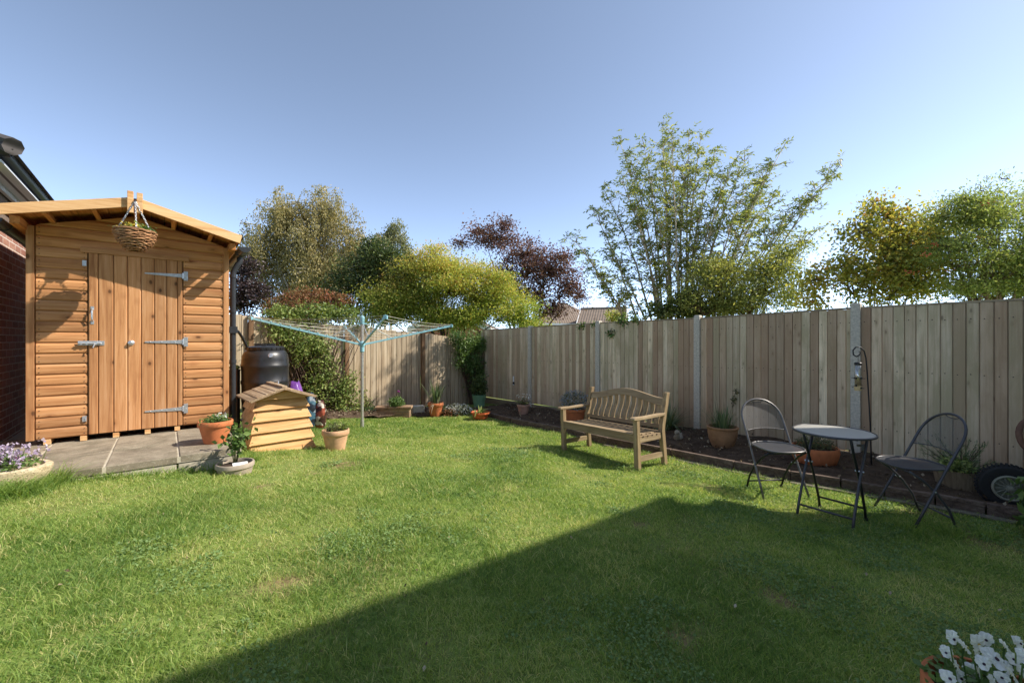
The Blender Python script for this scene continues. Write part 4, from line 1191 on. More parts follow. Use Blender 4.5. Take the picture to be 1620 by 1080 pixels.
# ------------------------------------------------------------------ beehive composter
def composter():
    o = at(392, 717); g = gz(o.x + .2, o.y + .1)
    t = thing('beehive_composter', (o.x, o.y, g - .03), A_SHED + R(4), 'pale timber compost bin shaped like a beehive, with a small pitched roof', 'compost bin')
    WB, DB = .70, .62; H = .60; nt = 5
    th = H / nt
    for i in range(nt):                       # flared tiers of boards
        z0, z1 = i * th, (i + 1) * th + .012
        inb, int_ = .0 + .014 * i, .052 + .014 * i
        mb = MB(); T = .018
        b0 = [(inb, inb), (WB - inb, inb), (WB - inb, DB - inb), (inb, DB - inb)]
        b1 = [(int_, int_), (WB - int_, int_), (WB - int_, DB - int_), (int_, DB - int_)]
        for k in range(4):
            k2 = (k + 1) % 4
            A0, A1, B0, B1 = [Vector((p[0], p[1], z)) for p, z in ((b0[k], z0), (b0[k2], z0), (b1[k], z1), (b1[k2], z1))]
            nrm = (A1 - A0).cross(B0 - A0).normalized()
            e = .001 * (k % 2)
            vs = [A0, A1, B1, B0] + [p - nrm * T for p in (A0, A1, B1, B0)]
            mb.add(vs, [(0, 1, 2, 3), (7, 6, 5, 4), (0, 4, 5, 1), (1, 5, 6, 2), (2, 6, 7, 3), (3, 7, 4, 0)])
        mb.build('tier', M['hive'] if True else None, t, bevel=.002)
        mb = MB()
        for (px_, py_) in ((inb + .02, inb + .006), (WB - inb - .02, inb + .006)):
            for zz in (z0 + .03, z0 + .08):
                mb.sphere((px_ + (.05 / th) * (zz - z0) * (1 if px_ < .3 else -1), py_ + .43 * (zz - z0) - .008, zz), .004, 6, 4)
        mb.build('screws', M['steel_dark'], t)
    # gable ends and roof
    zi = H; x0, x1 = .075, WB - .075; ap = H + .105
    for y in (.075, DB - .095):
        mb = MB(); mb.prism([(x0 - .05, zi - .005), (x1 + .05, zi - .005), (WB / 2, ap)], y - .045 if y < .3 else y + .025, y - .025 if y < .3 else y + .045, ax='y'); mb.build('gable', M['hive'], t, bevel=.002)
    for s in (-1, 1):
        xe = WB / 2 + s * .345; ze = zi - .005; xr = WB / 2; zr = ap + .016
        n = 4; y0, y1 = -.03, DB + .03
        for i in range(n):
            a, b = i / n, (i + 1.12) / n
            up = .012
            pa = (xr + (xe - xr) * min(1, b), zr + (ze - zr) * min(1, b) + up); pb = (xr + (xe - xr) * a, zr + (ze - zr) * a + .004)
            prof = [pb, pa, (pa[0], pa[1] - .014), (pb[0], pb[1] - .014)]
            if s < 0: prof = prof[::-1]
            mb = MB(); mb.prism(prof, y0, y1, ax='y'); mb.build('roof_board', M['hive_roof'], t, bevel=.002)
    mb = MB(); mb.beam((WB / 2, -.035, ap + .03), (WB / 2, DB + .035, ap + .03), .05, .014); mb.build('ridge_strip', M['hive_roof'], t)
    for y in (-.028,):
        for s in (-1, 1):
            mb = MB(); mb.beam((WB / 2, y, ap + .002), (WB / 2 + s * .33, y, zi - .008), .014, .022, up=(0, 1, 0)); mb.build('roof_edge', M['hive_roof'], t)
    mb = MB(); mb.tube([Vector((WB / 2 + .015, .30, ap + .035)) + Vector((.0, .035 * math.cos(q), .035 * math.sin(q))) for q in np.linspace(0, math.pi, 9)], .004, 6); mb.build('lid_handle', M['galv'], t)
composter()

# sacks behind the composter
def sacks():
    def sack(p, d, mat, label, sd):
        rb = random.Random(sd); mb = MB(); n, m = 20, 14; vs = []; fs = []
        for i in range(m + 1):
            f = i / m; z = d[2] * f
            w = (.82 + .35 * math.sin(math.pi * min(1, f * 1.15)) ** .7) * (1 if f < .82 else 1 - (f - .82) * 2.0)
            for k in range(n):
                a = 2 * math.pi * k / n; e = .65; c, s = math.cos(a), math.sin(a)
                j = 1 + .06 * math.sin(5 * a + i * .9 + sd) + rb.uniform(-.03, .03)
                vs.append((math.copysign(abs(c) ** e, c) * d[0] / 2 * w * j, math.copysign(abs(s) ** e, s) * d[1] / 2 * w * j, z + .02 * math.sin(3 * a + sd) * f))
        for i in range(m):
            for k in range(n): fs.append((i * n + k, i * n + (k + 1) % n, (i + 1) * n + (k + 1) % n, (i + 1) * n + k))
        fs.append(tuple(range(n - 1, -1, -1))); fs.append(tuple(m * n + k for k in range(n)))
        mb.add(vs, fs); o = mb.build('compost_sack', mat, smooth=True)
        o.location = (p[0], p[1], gz(p[0], p[1]) + p[2]); o.rotation_euler = (R(rb.uniform(-6, 6)), R(rb.uniform(-6, 6)), rb.uniform(0, 3))
        tag(o, label, 'sack', 'sacks heaped behind the composter')
    a = pt(470, 612, 6.3); sack((a.x, a.y, 0), (.20, .2, EYE + (HY - 604) / F * 6.3 - gz(a.x, a.y)), M['purple_bag'], 'shiny purple plastic sack between composter and water butt', 1)
    a = pt(490, 622, 6.6); sack((a.x, a.y, 0), (.13, .14, EYE + (HY - 624) / F * 6.5 - gz(a.x, a.y)), M['bag_blue'], 'blue and dark printed sack beside the purple sack', 2)
    a = pt(507, 640, 6.7); sack((a.x, a.y, 0), (.14, .14, EYE + (HY - 634) / F * 6.7 - gz(a.x, a.y)), M['bag_red'], 'red, white and brown printed sack against the shrub', 5)
sacks()

# crook and feeder
def feeder():
    p = at(1379, 738, None, .03)
    t = thing('crook_pole', p, 0, 'thin black iron crook pole with a scrolled top standing in the bed', 'crook')
    Y = p.y; P = [(1379, 738), (1377.5, 690), (1375, 640), (1372, 590), (1370, 566), (1367, 555), (1361, 549), (1354, 549), (1349.5, 554), (1350, 561), (1355, 564), (1360, 561), (1361, 557), (1358.5, 556)]
    pts = [pt(a, b, Y) - p for a, b in P]; pts[0].z -= .1
    mb = MB(); mb.tube(pts, [.007] * 11 + [.006, .005, .004], 8); mb.build('pole', M['steel_dark'], t, smooth=True)
    q = pt(1357.5, 574, Y); zb = pt(1357.5, 617.5, Y).z
    t = thing('bird_feeder', (q.x, q.y, zb), R(20), 'clear tube seed bird feeder hanging from the iron crook', 'bird feeder')
    h = q.z - zb; r = .032
    mb = MB(); mb.lathe([(r, .04), (r, h - .015)], n=20); mb.build('tube', M['clear'], t, smooth=True)
    mb = MB(); mb.lathe([(r - .004, .03), (r - .004, h * .48), (0, h * .5)], n=16); mb.build('seed', M['seed'], t, smooth=True)
    mb = MB(); mb.lathe([(r + .003, h - .02), (r + .003, h), (r - .004, h + .008), (0, h + .01)], n=20); mb.tube([(0, 0, h + .005), (0, 0, h + .06), (.004, 0, h + .085)], .0025, 6); mb.build('cap', M['steel_dark'], t, smooth=True, angle=40)
    mb = MB(); mb.lathe([(0, 0), (r + .002, .0), (r + .004, .045), (r + .001, .05)], n=20); mb.build('base', M['seed'], t, smooth=True, angle=40)
    for z, a in ((.055, 0), (h * .45, 0), (h * .45, 90), (.03, -100)):
        mb = MB(); d = Vector((math.cos(R(a)), math.sin(R(a)), 0)); mb.tube([-d * .07 + Vector((0, 0, z)), d * .07 + Vector((0, 0, z))], .0035, 6); mb.sphere(Vector((0, 0, z)) + d * r, .012, 8, 6); mb.sphere(Vector((0, 0, z)) - d * r, .012, 8, 6); mb.build('perch', M['steel_dark'], t, smooth=True)
feeder()

# thermometer on the side fence, small ornament, block, cart at the frame's edge
def bits():
    s = 3 * 2.03 + .62; p = fence_pt(s, .03); q = pt(799, 602, p.y)
    t = thing('fence_gauge', (p.x, p.y, q.z), math.atan2(N.y, N.x), 'tiny white thermometer fixed to the far end of the grey fence', 'thermometer')
    mb = MB(); mb.box((0, 0, 0), (.045, .012, .22)); mb.build('backplate', M['white_paint'], t, bevel=.004)
    mb = MB(); mb.lathe([(.03, 0), (.03, .01), (0, .012)], (.02, -.008, -.055), 14, M=Matrix.Rotation(R(90), 3, 'X')); mb.build('dial', M['steel_dark'], t)
    p = at(1073, 697, None, .05)
    t = thing('garden_ornament', p, R(40), 'small pale stone duckling ornament on the soil behind the bench', 'ornament')
    mb = MB(); mb.sphere((0, 0, .05), .065, 14, 10, sc=(1.25, .9, .8), jit=.03); mb.sphere((-.05, -.01, .125), .038, 12, 8, jit=.02); mb.lathe([(.045, .05), (.03, .10), (.03, .13)], (-.045, -.008, 0), 12); mb.lathe([(.012, 0), (.008, .025), (0, .03)], (-.085, -.02, .12), 8, M=Matrix.Rotation(R(-100), 3, 'Y')); mb.lathe([(.03, 0), (.012, .05), (0, .06)], (.07, .01, .06), 8, M=Matrix.Rotation(R(50), 3, 'Y'))
    mb.build('body', M['ornament'], t, smooth=True)
    p = at(656, 657)
    mb = MB(); mb.box((0, 0, .095), (.26, .2, .20)); o = mb.build('concrete_block', m_plain('pale_block', srgb(184, 182, 172), .95, var=.3, scale=12, bstr=.4), bevel=.012); o.location = p + Vector((.04, .15, 0)); o.rotation_euler = (0, 0, R(25)); tag(o, 'pale concrete block standing beside the brick trough by the rear fence', 'block')
    # cart: wheel, tray and handle hoop
    p = at(1612, 812); g = gz(p.x, p.y)
    c = Vector((p.x + .02, p.y + .10, g + .19))
    t = thing('garden_cart', (c.x, c.y, g), R(-30), 'old garden cart with a knobbly black tyre, at the right edge', 'cart')
    Mz = Matrix.Rotation(R(-6), 3, 'Z') @ Matrix.Rotation(R(90), 3, 'X')
    ty = [(.105, -.05), (.135, -.06), (.17, -.055), (.185, -.03), (.188, 0), (.185, .03), (.17, .055), (.135, .06), (.105, .05), (.105, -.05)]
    mb = MB(); mb.lathe(ty, (0, 0, .19), 40, M=Mz)
    for k in range(40):
        a = 2 * math.pi * k / 40
        for s in (-1, 1):
            q = Mz @ Vector((.187 * math.cos(a), .187 * math.sin(a), .02 * s)); mb.box(q + Vector((0, 0, .19)), (.018, .03, .012), Matrix.Rotation(R(-6), 3, 'Z') @ Matrix.Rotation(-a, 3, 'Y'))
    wheel = mb.build('tyre', M['rubber'], t, smooth=True, angle=40)
    mb = MB(); mb.lathe([(.092, -.045), (.108, -.05), (.108, -.064), (.098, -.07), (.09, -.064), (.092, -.045)], (0, 0, .19), 36, M=Mz @ Matrix.Rotation(R(180), 3, 'X'))
    mb.lathe([(.0, -.075), (.022, -.07), (.026, -.05), (.026, .05)], (0, 0, .19), 14, M=Mz @ Matrix.Rotation(R(180), 3, 'X'))
    for k in range(14):
        a = 2 * math.pi * k / 14
        mb.tube([(Mz @ Vector((.022 * math.cos(a), .022 * math.sin(a), .055))) + Vector((0, 0, .19)), (Mz @ Vector((.095 * math.cos(a + .12), .095 * math.sin(a + .12), .055))) + Vector((0, 0, .19))], .0045, 6)
    mb.build('spoked_rim', M['cream_metal'], t, smooth=True, angle=40)
    mb = MB(); mb.box((.62, .16, .42), (.52, .42, .03)); mb.box((.62, -.05, .5), (.52, .02, .16)); mb.box((.62, .37, .5), (.52, .02, .16)); mb.box((.87, .16, .5), (.02, .4, .16)); mb.beam((0, .09, .19), (.3, .09, .42), .03, .03); mb.build('tray', M['rust'], t, bevel=.004)
    mb = MB(); q = pt(1612, 688, c.y) - Vector((c.x, c.y, g)); q = Matrix.Rotation(R(30), 3, 'Z') @ q
    hoop = [q + Vector((.085 * math.cos(a) + .085, .03 * math.sin(a), .13 * math.sin(a))) for a in np.linspace(R(60), R(265), 14)]
    mb.tube(hoop + [Vector((.42, .16, .43))], .022, 10); mb.build('handle', M['rust'], t, smooth=True)
bits()

# ------------------------------------------------------------------ planting
def foliage_ball(name, c, r, n, L, wid, mat, parent, rng, bias=2.2, up=.4, rndb=0., D=None):
    d = norm(rng.normal(size=(n, 3))); rad = rng.random(n) ** (1 / bias)
    P = d * rad[:, None] * np.array(r) + np.array(c)
    return leaves(name, P, L, wid, mat, parent, rnd=np.clip(rng.random(n) * .7 + .15 + rndb, 0, 1), D=D, up=up, rng=rng)

def strap_leaves(name, c, n, L, w, mat, parent, rng, spread=.5, base=.04, droop=.5):
    Vs, Fs, Rn = [], [], []; b = 0; m = 7
    for _ in range(n):
        a = rng.uniform(0, 2 * np.pi); s = rng.uniform(.1, 1) * spread; l = L * rng.uniform(.55, 1.1); r0 = base * rng.uniform(0, 1)
        dx, dy = np.cos(a), np.sin(a); px_, py_ = -dy, dx
        for i in range(m):
            t = i / (m - 1); hor = r0 + l * (s * t + droop * s * t * t * .6); z = l * (t * (1 - .35 * s) - droop * s * t ** 2.4)
            ww = w * (1 - t) ** .6 * .5 * (.6 + .4 * min(1, t * 5)) + .0004
            for sg in (-1, 1): Vs.append((c[0] + dx * hor + px_ * ww * sg, c[1] + dy * hor + py_ * ww * sg, c[2] + z))
        for i in range(m - 1): q = b + 2 * i; Fs += [q, q + 1, q + 3, q + 2]
        Rn += [rng.random()] * (2 * m); b += 2 * m
    return np_mesh(name, np.array(Vs), np.array(Fs), 4, np.array(Rn), mat, parent)

def pot(loc, label, mat, R1, R0, H, style='rim', wob=0, cat='plant pot', group=None, rz=0, name='potted_plant'):
    t = thing(name, loc, rz, label, cat, group)
    w = .014
    if style == 'rim':
        prof = [(R0, 0), (R0 + (R1 - R0) * .72, H * .74), (R1 - .004, H * .76), (R1, H * .78), (R1, H - .006), (R1 - .004, H), (R1 - w, H), (R1 - w - .004, H * .82)]
    elif style == 'belly':
        prof = [(R0, 0), (R0 * 1.12, H * .1), (R1 * .93, H * .45), (R1 * .99, H * .72), (R1 * .97, H * .86), (R1 * 1.04, H * .90), (R1 * 1.05, H * .97), (R1 * 1.0, H), (R1 - w, H), (R1 - w - .008, H * .85)]
    elif style == 'bowl':
        prof = [(R0, 0), (R0 * 1.25, H * .12), (R1 * .94, H * .42), (R1, H * .72), (R1 * .98, H * .95), (R1 * .96, H), (R1 - w * 1.6, H), (R1 - w * 2, H * .8)]
    else:
        prof = [(R0, 0), (R0 + (R1 - R0) * .5, H * .5), (R1 - .003, H - .01), (R1, H), (R1 - w, H), (R1 - w - .004, H * .82)]
    mb = MB(); mb.lathe(prof, n=40, wob=wob); mb.build('pot', mat, t, smooth=True, angle=45)
    mb = MB(); rs = R1 - w - .003
    mb.lathe([(0, H * .86 + .01), (rs * .5, H * .86 + .014), (rs, H * .84)], n=24); mb.build('compost', M['compost'], t)
    return t

def small_plants():
    rng = np.random.default_rng(12)
    # pot on the patio
    t = pot(at(341, 699, PZ + .003), 'terracotta pot of trailing herbs standing on the patio by the downpipe', M['terracotta'], .142, .092, .205)
    foliage_ball('foliage', (0, 0, .205), (.12, .12, .05), 420, .04, .35, M['l_green'], t, rng); foliage_ball('flowers', (.05, 0, .25), (.06, .05, .03), 26, .03, .7, M['f_white'], t, rng)
    strap_leaves('stems', (0, 0, .17), 40, .13, .006, M['l_blade'], t, rng, 1.1, .08)
    # rose in the stone-coloured plastic pot
    Yr = 3.68; p = Vector(((372 - CX) / F * Yr, Yr, 0)); p.z = gz(p.x, p.y) - .07
    t = pot(p, 'small rose bush in a low stone-grey plastic pot on the grass beside the patio', M['plastic_stone'], .145, .11, .165)
    rb = random.Random(6); mb = MB(); tips = []
    for k in range(7):
        a = rb.uniform(0, 6.28); h = rb.uniform(.2, .38); e = Vector((math.cos(a) * rb.uniform(.03, .13), math.sin(a) * rb.uniform(.03, .11), .11 + h))
        m = Vector((e.x * .35, e.y * .35, .11 + h * .5)); mb.tube([(0, 0, .10), m, e], [.006, .0045, .0025], 6); tips += [e, m.lerp(e, .6), m.lerp(e, .2)]
    mb.build('stems', M['l_olive'], t, smooth=True)
    P = np.concatenate([rng.normal(np.array(q), .026, (8, 3)) for q in tips]); leaves('foliage', P, .055, .62, M['l_green'], t, rng=rng, up=.5)
    mb = MB(); Mx = Matrix.Rotation(R(38), 3, 'Z') @ Matrix.Rotation(R(18), 3, 'X'); mb.box((.07, -.04, .16), (.11, .055, .002), Mx); mb.build('plant_label', M['white_paper'], t)
    # pot on the lawn
    p = at(531, 712)
    t = pot(p, 'pale terracotta pot on the lawn to the right of the compost bin', M['terracotta_pale'], .150, .098, .245)
    foliage_ball('foliage', (.0, 0, .25), (.13, .13, .06), 420, .05, .16, M['l_olive'], t, rng, rndb=.1); foliage_ball('leaves', (.03, 0, .26), (.12, .12, .05), 140, .04, .5, M['l_ivy'], t, rng)
    mb = MB(); mb.box((-.06, -.03, .245), (.05, .05, .05)); mb.build('solar_lamp', M['black_plastic'], t, bevel=.006)
    # oval stone planter
    c = at(0, 782); c = Vector((-3.64, 2.86, gz(-3.64, 2.86) - .05))
    t = thing('oval_planter', c, R(14), 'oval cream stone planter full of lilac and purple flowers beside the lawn', 'planter')
    mb = MB(); mb.lathe([(.30, 0), (.34, .02), (.40, .12), (.42, .17), (.418, .185), (.405, .19), (.375, .19), (.362, .17)], n=64, sy=.58, wob=.008); mb.build('bowl', M['stone'], t, smooth=True, angle=50)
    mb = MB(); mb.lathe([(0, .17), (.36, .165)], n=40, sy=.56); mb.build('compost', M['compost'], t)
    foliage_ball('foliage', (0, 0, .2), (.35, .19, .07), 2200, .034, .4, M['l_green'], t, rng)
    P = rng.normal(size=(320, 3)) * (.15, .08, .035) + (.06, .02, .25); P = P[np.abs(P[:, 0]) < .36]
    st = MB()
    for q in P[::3]: st.tube([(q[0] * .9, q[1] * .9, .16), tuple(q)], .0018, 4)
    tag(st.build('stems', M['l_green'], t), kind='stuff')
    k = np.repeat(P, 4, 0) + rng.normal(0, .008, (len(P) * 4, 3)); leaves('lilac_flowers', k, .022, .85, M['f_lilac'], t, up=.2, rng=rng)
    q = rng.normal(size=(12, 3)) * (.10, .05, .012) + (.05, -.10, .235); k = np.repeat(q, 8, 0) + rng.normal(0, .012, (96, 3)); leaves('magenta_flowers', k, .034, .9, M['f_magenta'], t, up=.2, rng=rng)
    # brick-effect trough by the rear fence
    c = at(622, 661)
    t = thing('trough_planter', c, A_SHED - R(34), 'low brick-faced trough planter with a green plant by the rear fence', 'planter')
    mb = MB(); mb.box((0, .1, .09), (.66, .22, .18)); 
    for x in (-.25, 0, .25): mb.box((x, .1, .205), (.24, .25, .05))
    mb.build('trough', m_brick('trough_blocks', srgb(146, 116, 92), srgb(176, 150, 120), srgb(120, 110, 96), sc=.8), t, bevel=.008)
    foliage_ball('foliage', (.05, .08, .30), (.17, .12, .13), 700, .05, .5, M['l_green'], t, rng)
    mb = MB(); mb.tube([(.09, .08, .3), (.10, .08, .52)], .003, 5); mb.build('flower_stem', M['l_green'], t); foliage_ball('flower', (.10, .08, .53), (.025, .025, .02), 14, .03, .8, M['f_magenta'], t, rng)
    # iris pot, white-flowered mound, dish, green pot
    c = at(689, 657, None, .02)
    t = pot(c, 'brown terracotta pot of tall sword-leaved iris by the rear fence', M['terracotta'], .17, .11, .28)
    strap_leaves('foliage', (0, 0, .22), 34, .62, .035, M['l_blade'], t, rng, .42, .06, .35); strap_leaves('dead_leaves', (0, 0, .24), 14, .34, .02, M['litter'], t, rng, 1.3, .12, 1.0)
    c = at(718, 656, None, .03)
    t = thing('flowering_mound', c, 0, 'spreading mound of tiny white flowers between the iris pot and the orange dish', 'flowering plant')
    foliage_ball('foliage', (.05, .1, .06), (.34, .22, .14), 1500, .045, .3, M['l_olive'], t, rng); tag(foliage_ball('flowers', (.10, .05, .12), (.30, .2, .13), 520, .028, .8, M['f_white'], t, rng, up=.2), kind='stuff')
    foliage_ball('red_leaves', (-.1, -.05, .06), (.22, .15, .09), 160, .04, .5, M['l_red'], t, rng, rndb=.3)
    c = at(758, 665, None, .0) + Vector((.02, .12, .03))
    t = thing('potted_plant', c, R(10), 'shallow orange plastic dish with a pale succulent at the bed corner', 'plant pot')
    mb = MB(); mb.lathe([(.14, 0), (.17, .09), (.20, .095), (.20, .125), (.185, .125), (.175, .1)], n=10); mb.lathe([(0, .1), (.175, .1)], n=10); mb.build('pot', M['plastic_orange'], t)
    strap_leaves('foliage', (0, 0, .10), 16, .20, .05, M['l_ivy'], t, rng, 1.0, .03, .5); strap_leaves('trailing_leaves', (-.1, -.1, .11), 5, .12, .04, M['l_ivy'], t, rng, 1.6, .04, 1.3)
    c = pt(758, 641, 10.2); c.z = gz(c.x, c.y) + .05
    t = pot(c, 'pale green glazed pot of dark leafy shrub in the fence corner', M['plastic_green'], .175, .12, .30, 'plain')
    foliage_ball('foliage', (0, .05, .5), (.22, .2, .26), 900, .06, .5, M['l_dark'], t, rng)
    # pink pot
    c = at(828, 655, None, .05)
    t = pot(c, 'small pinkish clay pot with wispy flowers at the foot of the far concrete post', M['terracotta_pink'], .135, .09, .21)
    strap_leaves('foliage', (0, 0, .17), 60, .24, .006, M['l_olive'], t, rng, .9, .08, .5); foliage_ball('flowers', (0, 0, .36), (.17, .14, .09), 40, .03, .8, M['f_white'], t, rng); foliage_ball('leaves', (0, 0, .26), (.16, .15, .08), 240, .035, .4, M['l_olive'], t, rng)
    # blue-flowered pot behind bench
    c = at(906, 668, None, .05); c = c + Vector((.05, .1, 0))
    t = pot(c, 'terracotta pot with a round grey-blue cushion plant behind the bench arm', M['terracotta'], .20, .15, .24)
    foliage_ball('foliage', (0, 0, .36), (.27, .26, .20), 1500, .03, .4, M['l_olive'], t, rng, 3.5); foliage_ball('flowers', (0, 0, .37), (.285, .27, .215), 1300, .022, .8, M['l_grey'], t, rng, 6, up=.1)
    # strap-leaved clump behind the bench's right end
    c = at(1060, 681, None, .04)
    t = thing('strap_leaved_clump', c + Vector((.0, .06, 0)), 0, 'arching clump of long green strap leaves against the fence behind the bench', 'plant')
    strap_leaves('foliage', (0, 0, 0), 150, .62, .016, M['l_blade'], t, rng, .95, .07, .75)
    # round clay pot with grass
    c = at(1143, 707, None, .04)
    t = pot(c, 'round-bellied mossy clay pot of upright grassy leaves near the concrete post', M['terracotta_moss'], .185, .12, .28, 'belly')
    strap_leaves('foliage', (0, 0, .22), 150, .36, .010, M['l_blade'], t, rng, .5, .12, .4); strap_leaves('flower_stems', (0, 0, .22), 10, .52, .006, M['l_olive'], t, rng, .25, .08, .2)
    # twig on the fence: bracket sprig
    q = pt(1171, 626, 6.55); f = (q - Vector((fence_pt(0).x, fence_pt(0).y, 0))); 
    d = U0 - (W.x * q.x + W.y * q.y) ; q = q + W * (d - .05)
    t = thing('ivy_sprig', q, math.atan2(N.y, N.x), 'short leafy sprig growing out of the fence boards above the mossy clay pot', 'sprig')
    P = np.array([(rng.uniform(-.02, .02) + .06 * k, -.02 - .02 * rng.random(), -.12 + .25 * k + rng.normal(0, .012)) for k in rng.random(44)]); leaves('foliage', P, .05, .35, M['l_olive'], t, rng=rng)
    mb = MB(); mb.tube([(-.01, -.01, -.17), (.02, -.025, 0), (.06, -.03, .14)], .003, 5); mb.build('stem', M['bark_dark'], t)
    # bowl
    c = at(1289, 733, None, .03)
    t = pot(c, 'wide orange clay bowl of trailing plants in the bed beyond the bistro table', M['terracotta'], .235, .16, .20, 'bowl')
    foliage_ball('foliage', (0, 0, .22), (.20, .20, .09), 1000, .03, .45, M['l_olive'], t, rng, 2.5, rndb=.1)
    # conifer in barrel
    c = at(1520, 772, None, .03)
    t = pot(c, 'dwarf juniper in a squat half-barrel planter behind the right chair', M['half_log'], .20, .17, .19, 'plain')
    rb = random.Random(4); Ps = []; Ds = []; mb = MB()
    for k in range(46):
        a = rb.uniform(0, 6.28); L = rb.uniform(.14, .36); el = rb.uniform(.15, 1.3); d = Vector((math.cos(a) * math.cos(el), math.sin(a) * math.cos(el), math.sin(el)))
        s = Vector((0, 0, .15)); e = s + d * L; mb.tube([s, s.lerp(e, .5), e], [.005, .004, .001], 4)
        for f in np.linspace(.3, 1, 12):
            for _ in range(5): Ps.append(tuple(s.lerp(e, f))); Ds.append(tuple(d))
    mb.build('stems', M['bark_dark'], t)
    leaves('foliage', np.array(Ps) + rng.normal(0, .008, (len(Ps), 3)), .04, .14, M['l_blade'], t, D=np.array(Ds), rng=rng)
    foliage_ball('groundcover', (-.12, -.06, .24), (.16, .12, .08), 420, .03, .5, M['l_ivy'], t, rng, rndb=.1)
    # begonia by the cart
    c = at(1618, 836) + Vector((-.02, -.12, 0))
    t = thing('begonia', c, 0, 'pink-flowered leafy plant in front of the cart wheel, at the right edge', 'flowering plant')
    for q, r, n in (((.05, .1, .30), (.10, .1, .09), 60), ((0, 0, .10), (.14, .1, .08), 70), ((.08, .0, .22), (.09, .1, .1), 60), ((.12, .06, .38), (.1, .1, .06), 40)): foliage_ball('foliage', q, r, n, .085, .7, M['l_green'], t, rng, 2.5)
    foliage_ball('flowers', (.04, -.03, .26), (.10, .07, .12), 70, .04, .8, M['f_pink'], t, rng, 3)
    foliage_ball('flowers', (.05, -.06, .05), (.07, .05, .05), 30, .04, .8, M['f_pink'], t, rng, 3)
    mb = MB()
    for k in range(8): a = k * .8; mb.tube([(.05, .04, 0), (.05 + .08 * math.cos(a), .04 + .08 * math.sin(a), .2), (.06 + .1 * math.cos(a), .04 + .1 * math.sin(a), .36)], .005, 5)
    mb.build('stems', M['l_green'], t)
    # white pansies in the near corner
    Y = 1.12; c = pt(1580, 1100, Y)
    g = gz(c.x, c.y); H = pt(1560, 1096, Y).z - g
    t = pot((c.x, c.y, g), 'terracotta pot of white pansies close to the camera, bottom right corner', M['terracotta'], .15, .11, H - .005, 'rim')
    foliage_ball('foliage', (0, 0, H), (.16, .15, .04), 420, .03, .55, M['l_green'], t, rng, 2.5)
    rb = random.Random(9)
    spots = [(1506, 1007, .8), (1497, 1030, .7), (1525, 1022, .8), (1545, 1015, .9), (1560, 1010, .8), (1572, 1041, 1.25), (1512, 1052, .9), (1536, 1060, .9), (1547, 1062, .8), (1500, 1072, .9), (1518, 1070, .8), (1604, 1042, .8), (1600, 1066, .9), (1585, 1072, .8), (1620, 1038, .9), (1545, 1034, .6), (1530, 1085, .9), (1570, 1080, .9), (1590, 1022, .8), (1552, 1030, .7), (1610, 1015, .7), (1615, 1060, 1.0), (1555, 1048, .8), (1590, 1055, .9)]
    for (px_, py_, s) in spots:
        s *= .70
        q = pt(px_, py_, Y + rb.uniform(-.05, .06)) - Vector((c.x, c.y, g))
        mb = MB(); yaw = rb.uniform(-.9, .9); pitch = rb.uniform(.1, 1.0)
        Mr = Matrix.Rotation(yaw, 3, 'Z') @ Matrix.Rotation(R(90) - pitch, 3, 'X')
        for a, r, l in ((62, .017, .016), (118, .017, .016), (5, .014, .014), (175, .014, .014), (270, .019, .013)):
            ca = Vector((math.cos(R(a)), math.sin(R(a)), 0)) * l * s; n = 12; zz = .002 if a in (62, 118) else .004
            vs = [Mr @ (ca * .1 + Vector((0, 0, zz))) + q]
            for k in range(n):
                th = 2 * math.pi * k / n; rr = r * s * (1 + .08 * math.sin(5 * th + a))
                vs.append(Mr @ (ca + Vector((rr * math.cos(th), rr * math.sin(th) * .92, zz + .003 * math.sin(3 * th + a) - .002))) + q)
            mb.add(vs, [(0, 1 + k, 1 + (k + 1) % n) for k in range(n)], rb.random())
        fl = mb.build('pansy_flower', M['f_white'], t)
        mb = MB(); vs = [Mr @ Vector((.006 * s * math.cos(b), -.003 + .006 * s * math.sin(b), .0075)) + q for b in np.linspace(0, 6.28, 9)[:-1]]; mb.add(vs, [tuple(range(8))]); mb.build('flower_eye', M['f_dark'] if rb.random() < .6 else M['f_yellow'], fl)
        st = MB(); st.tube([Mr @ Vector((0, 0, -.001)) + q, q + Vector((0, .004, -.03)), (q.x * .8, q.y * .8, H - .03)], .0018, 5); st.build('flower_stalk', M['l_green'], fl)
small_plants()

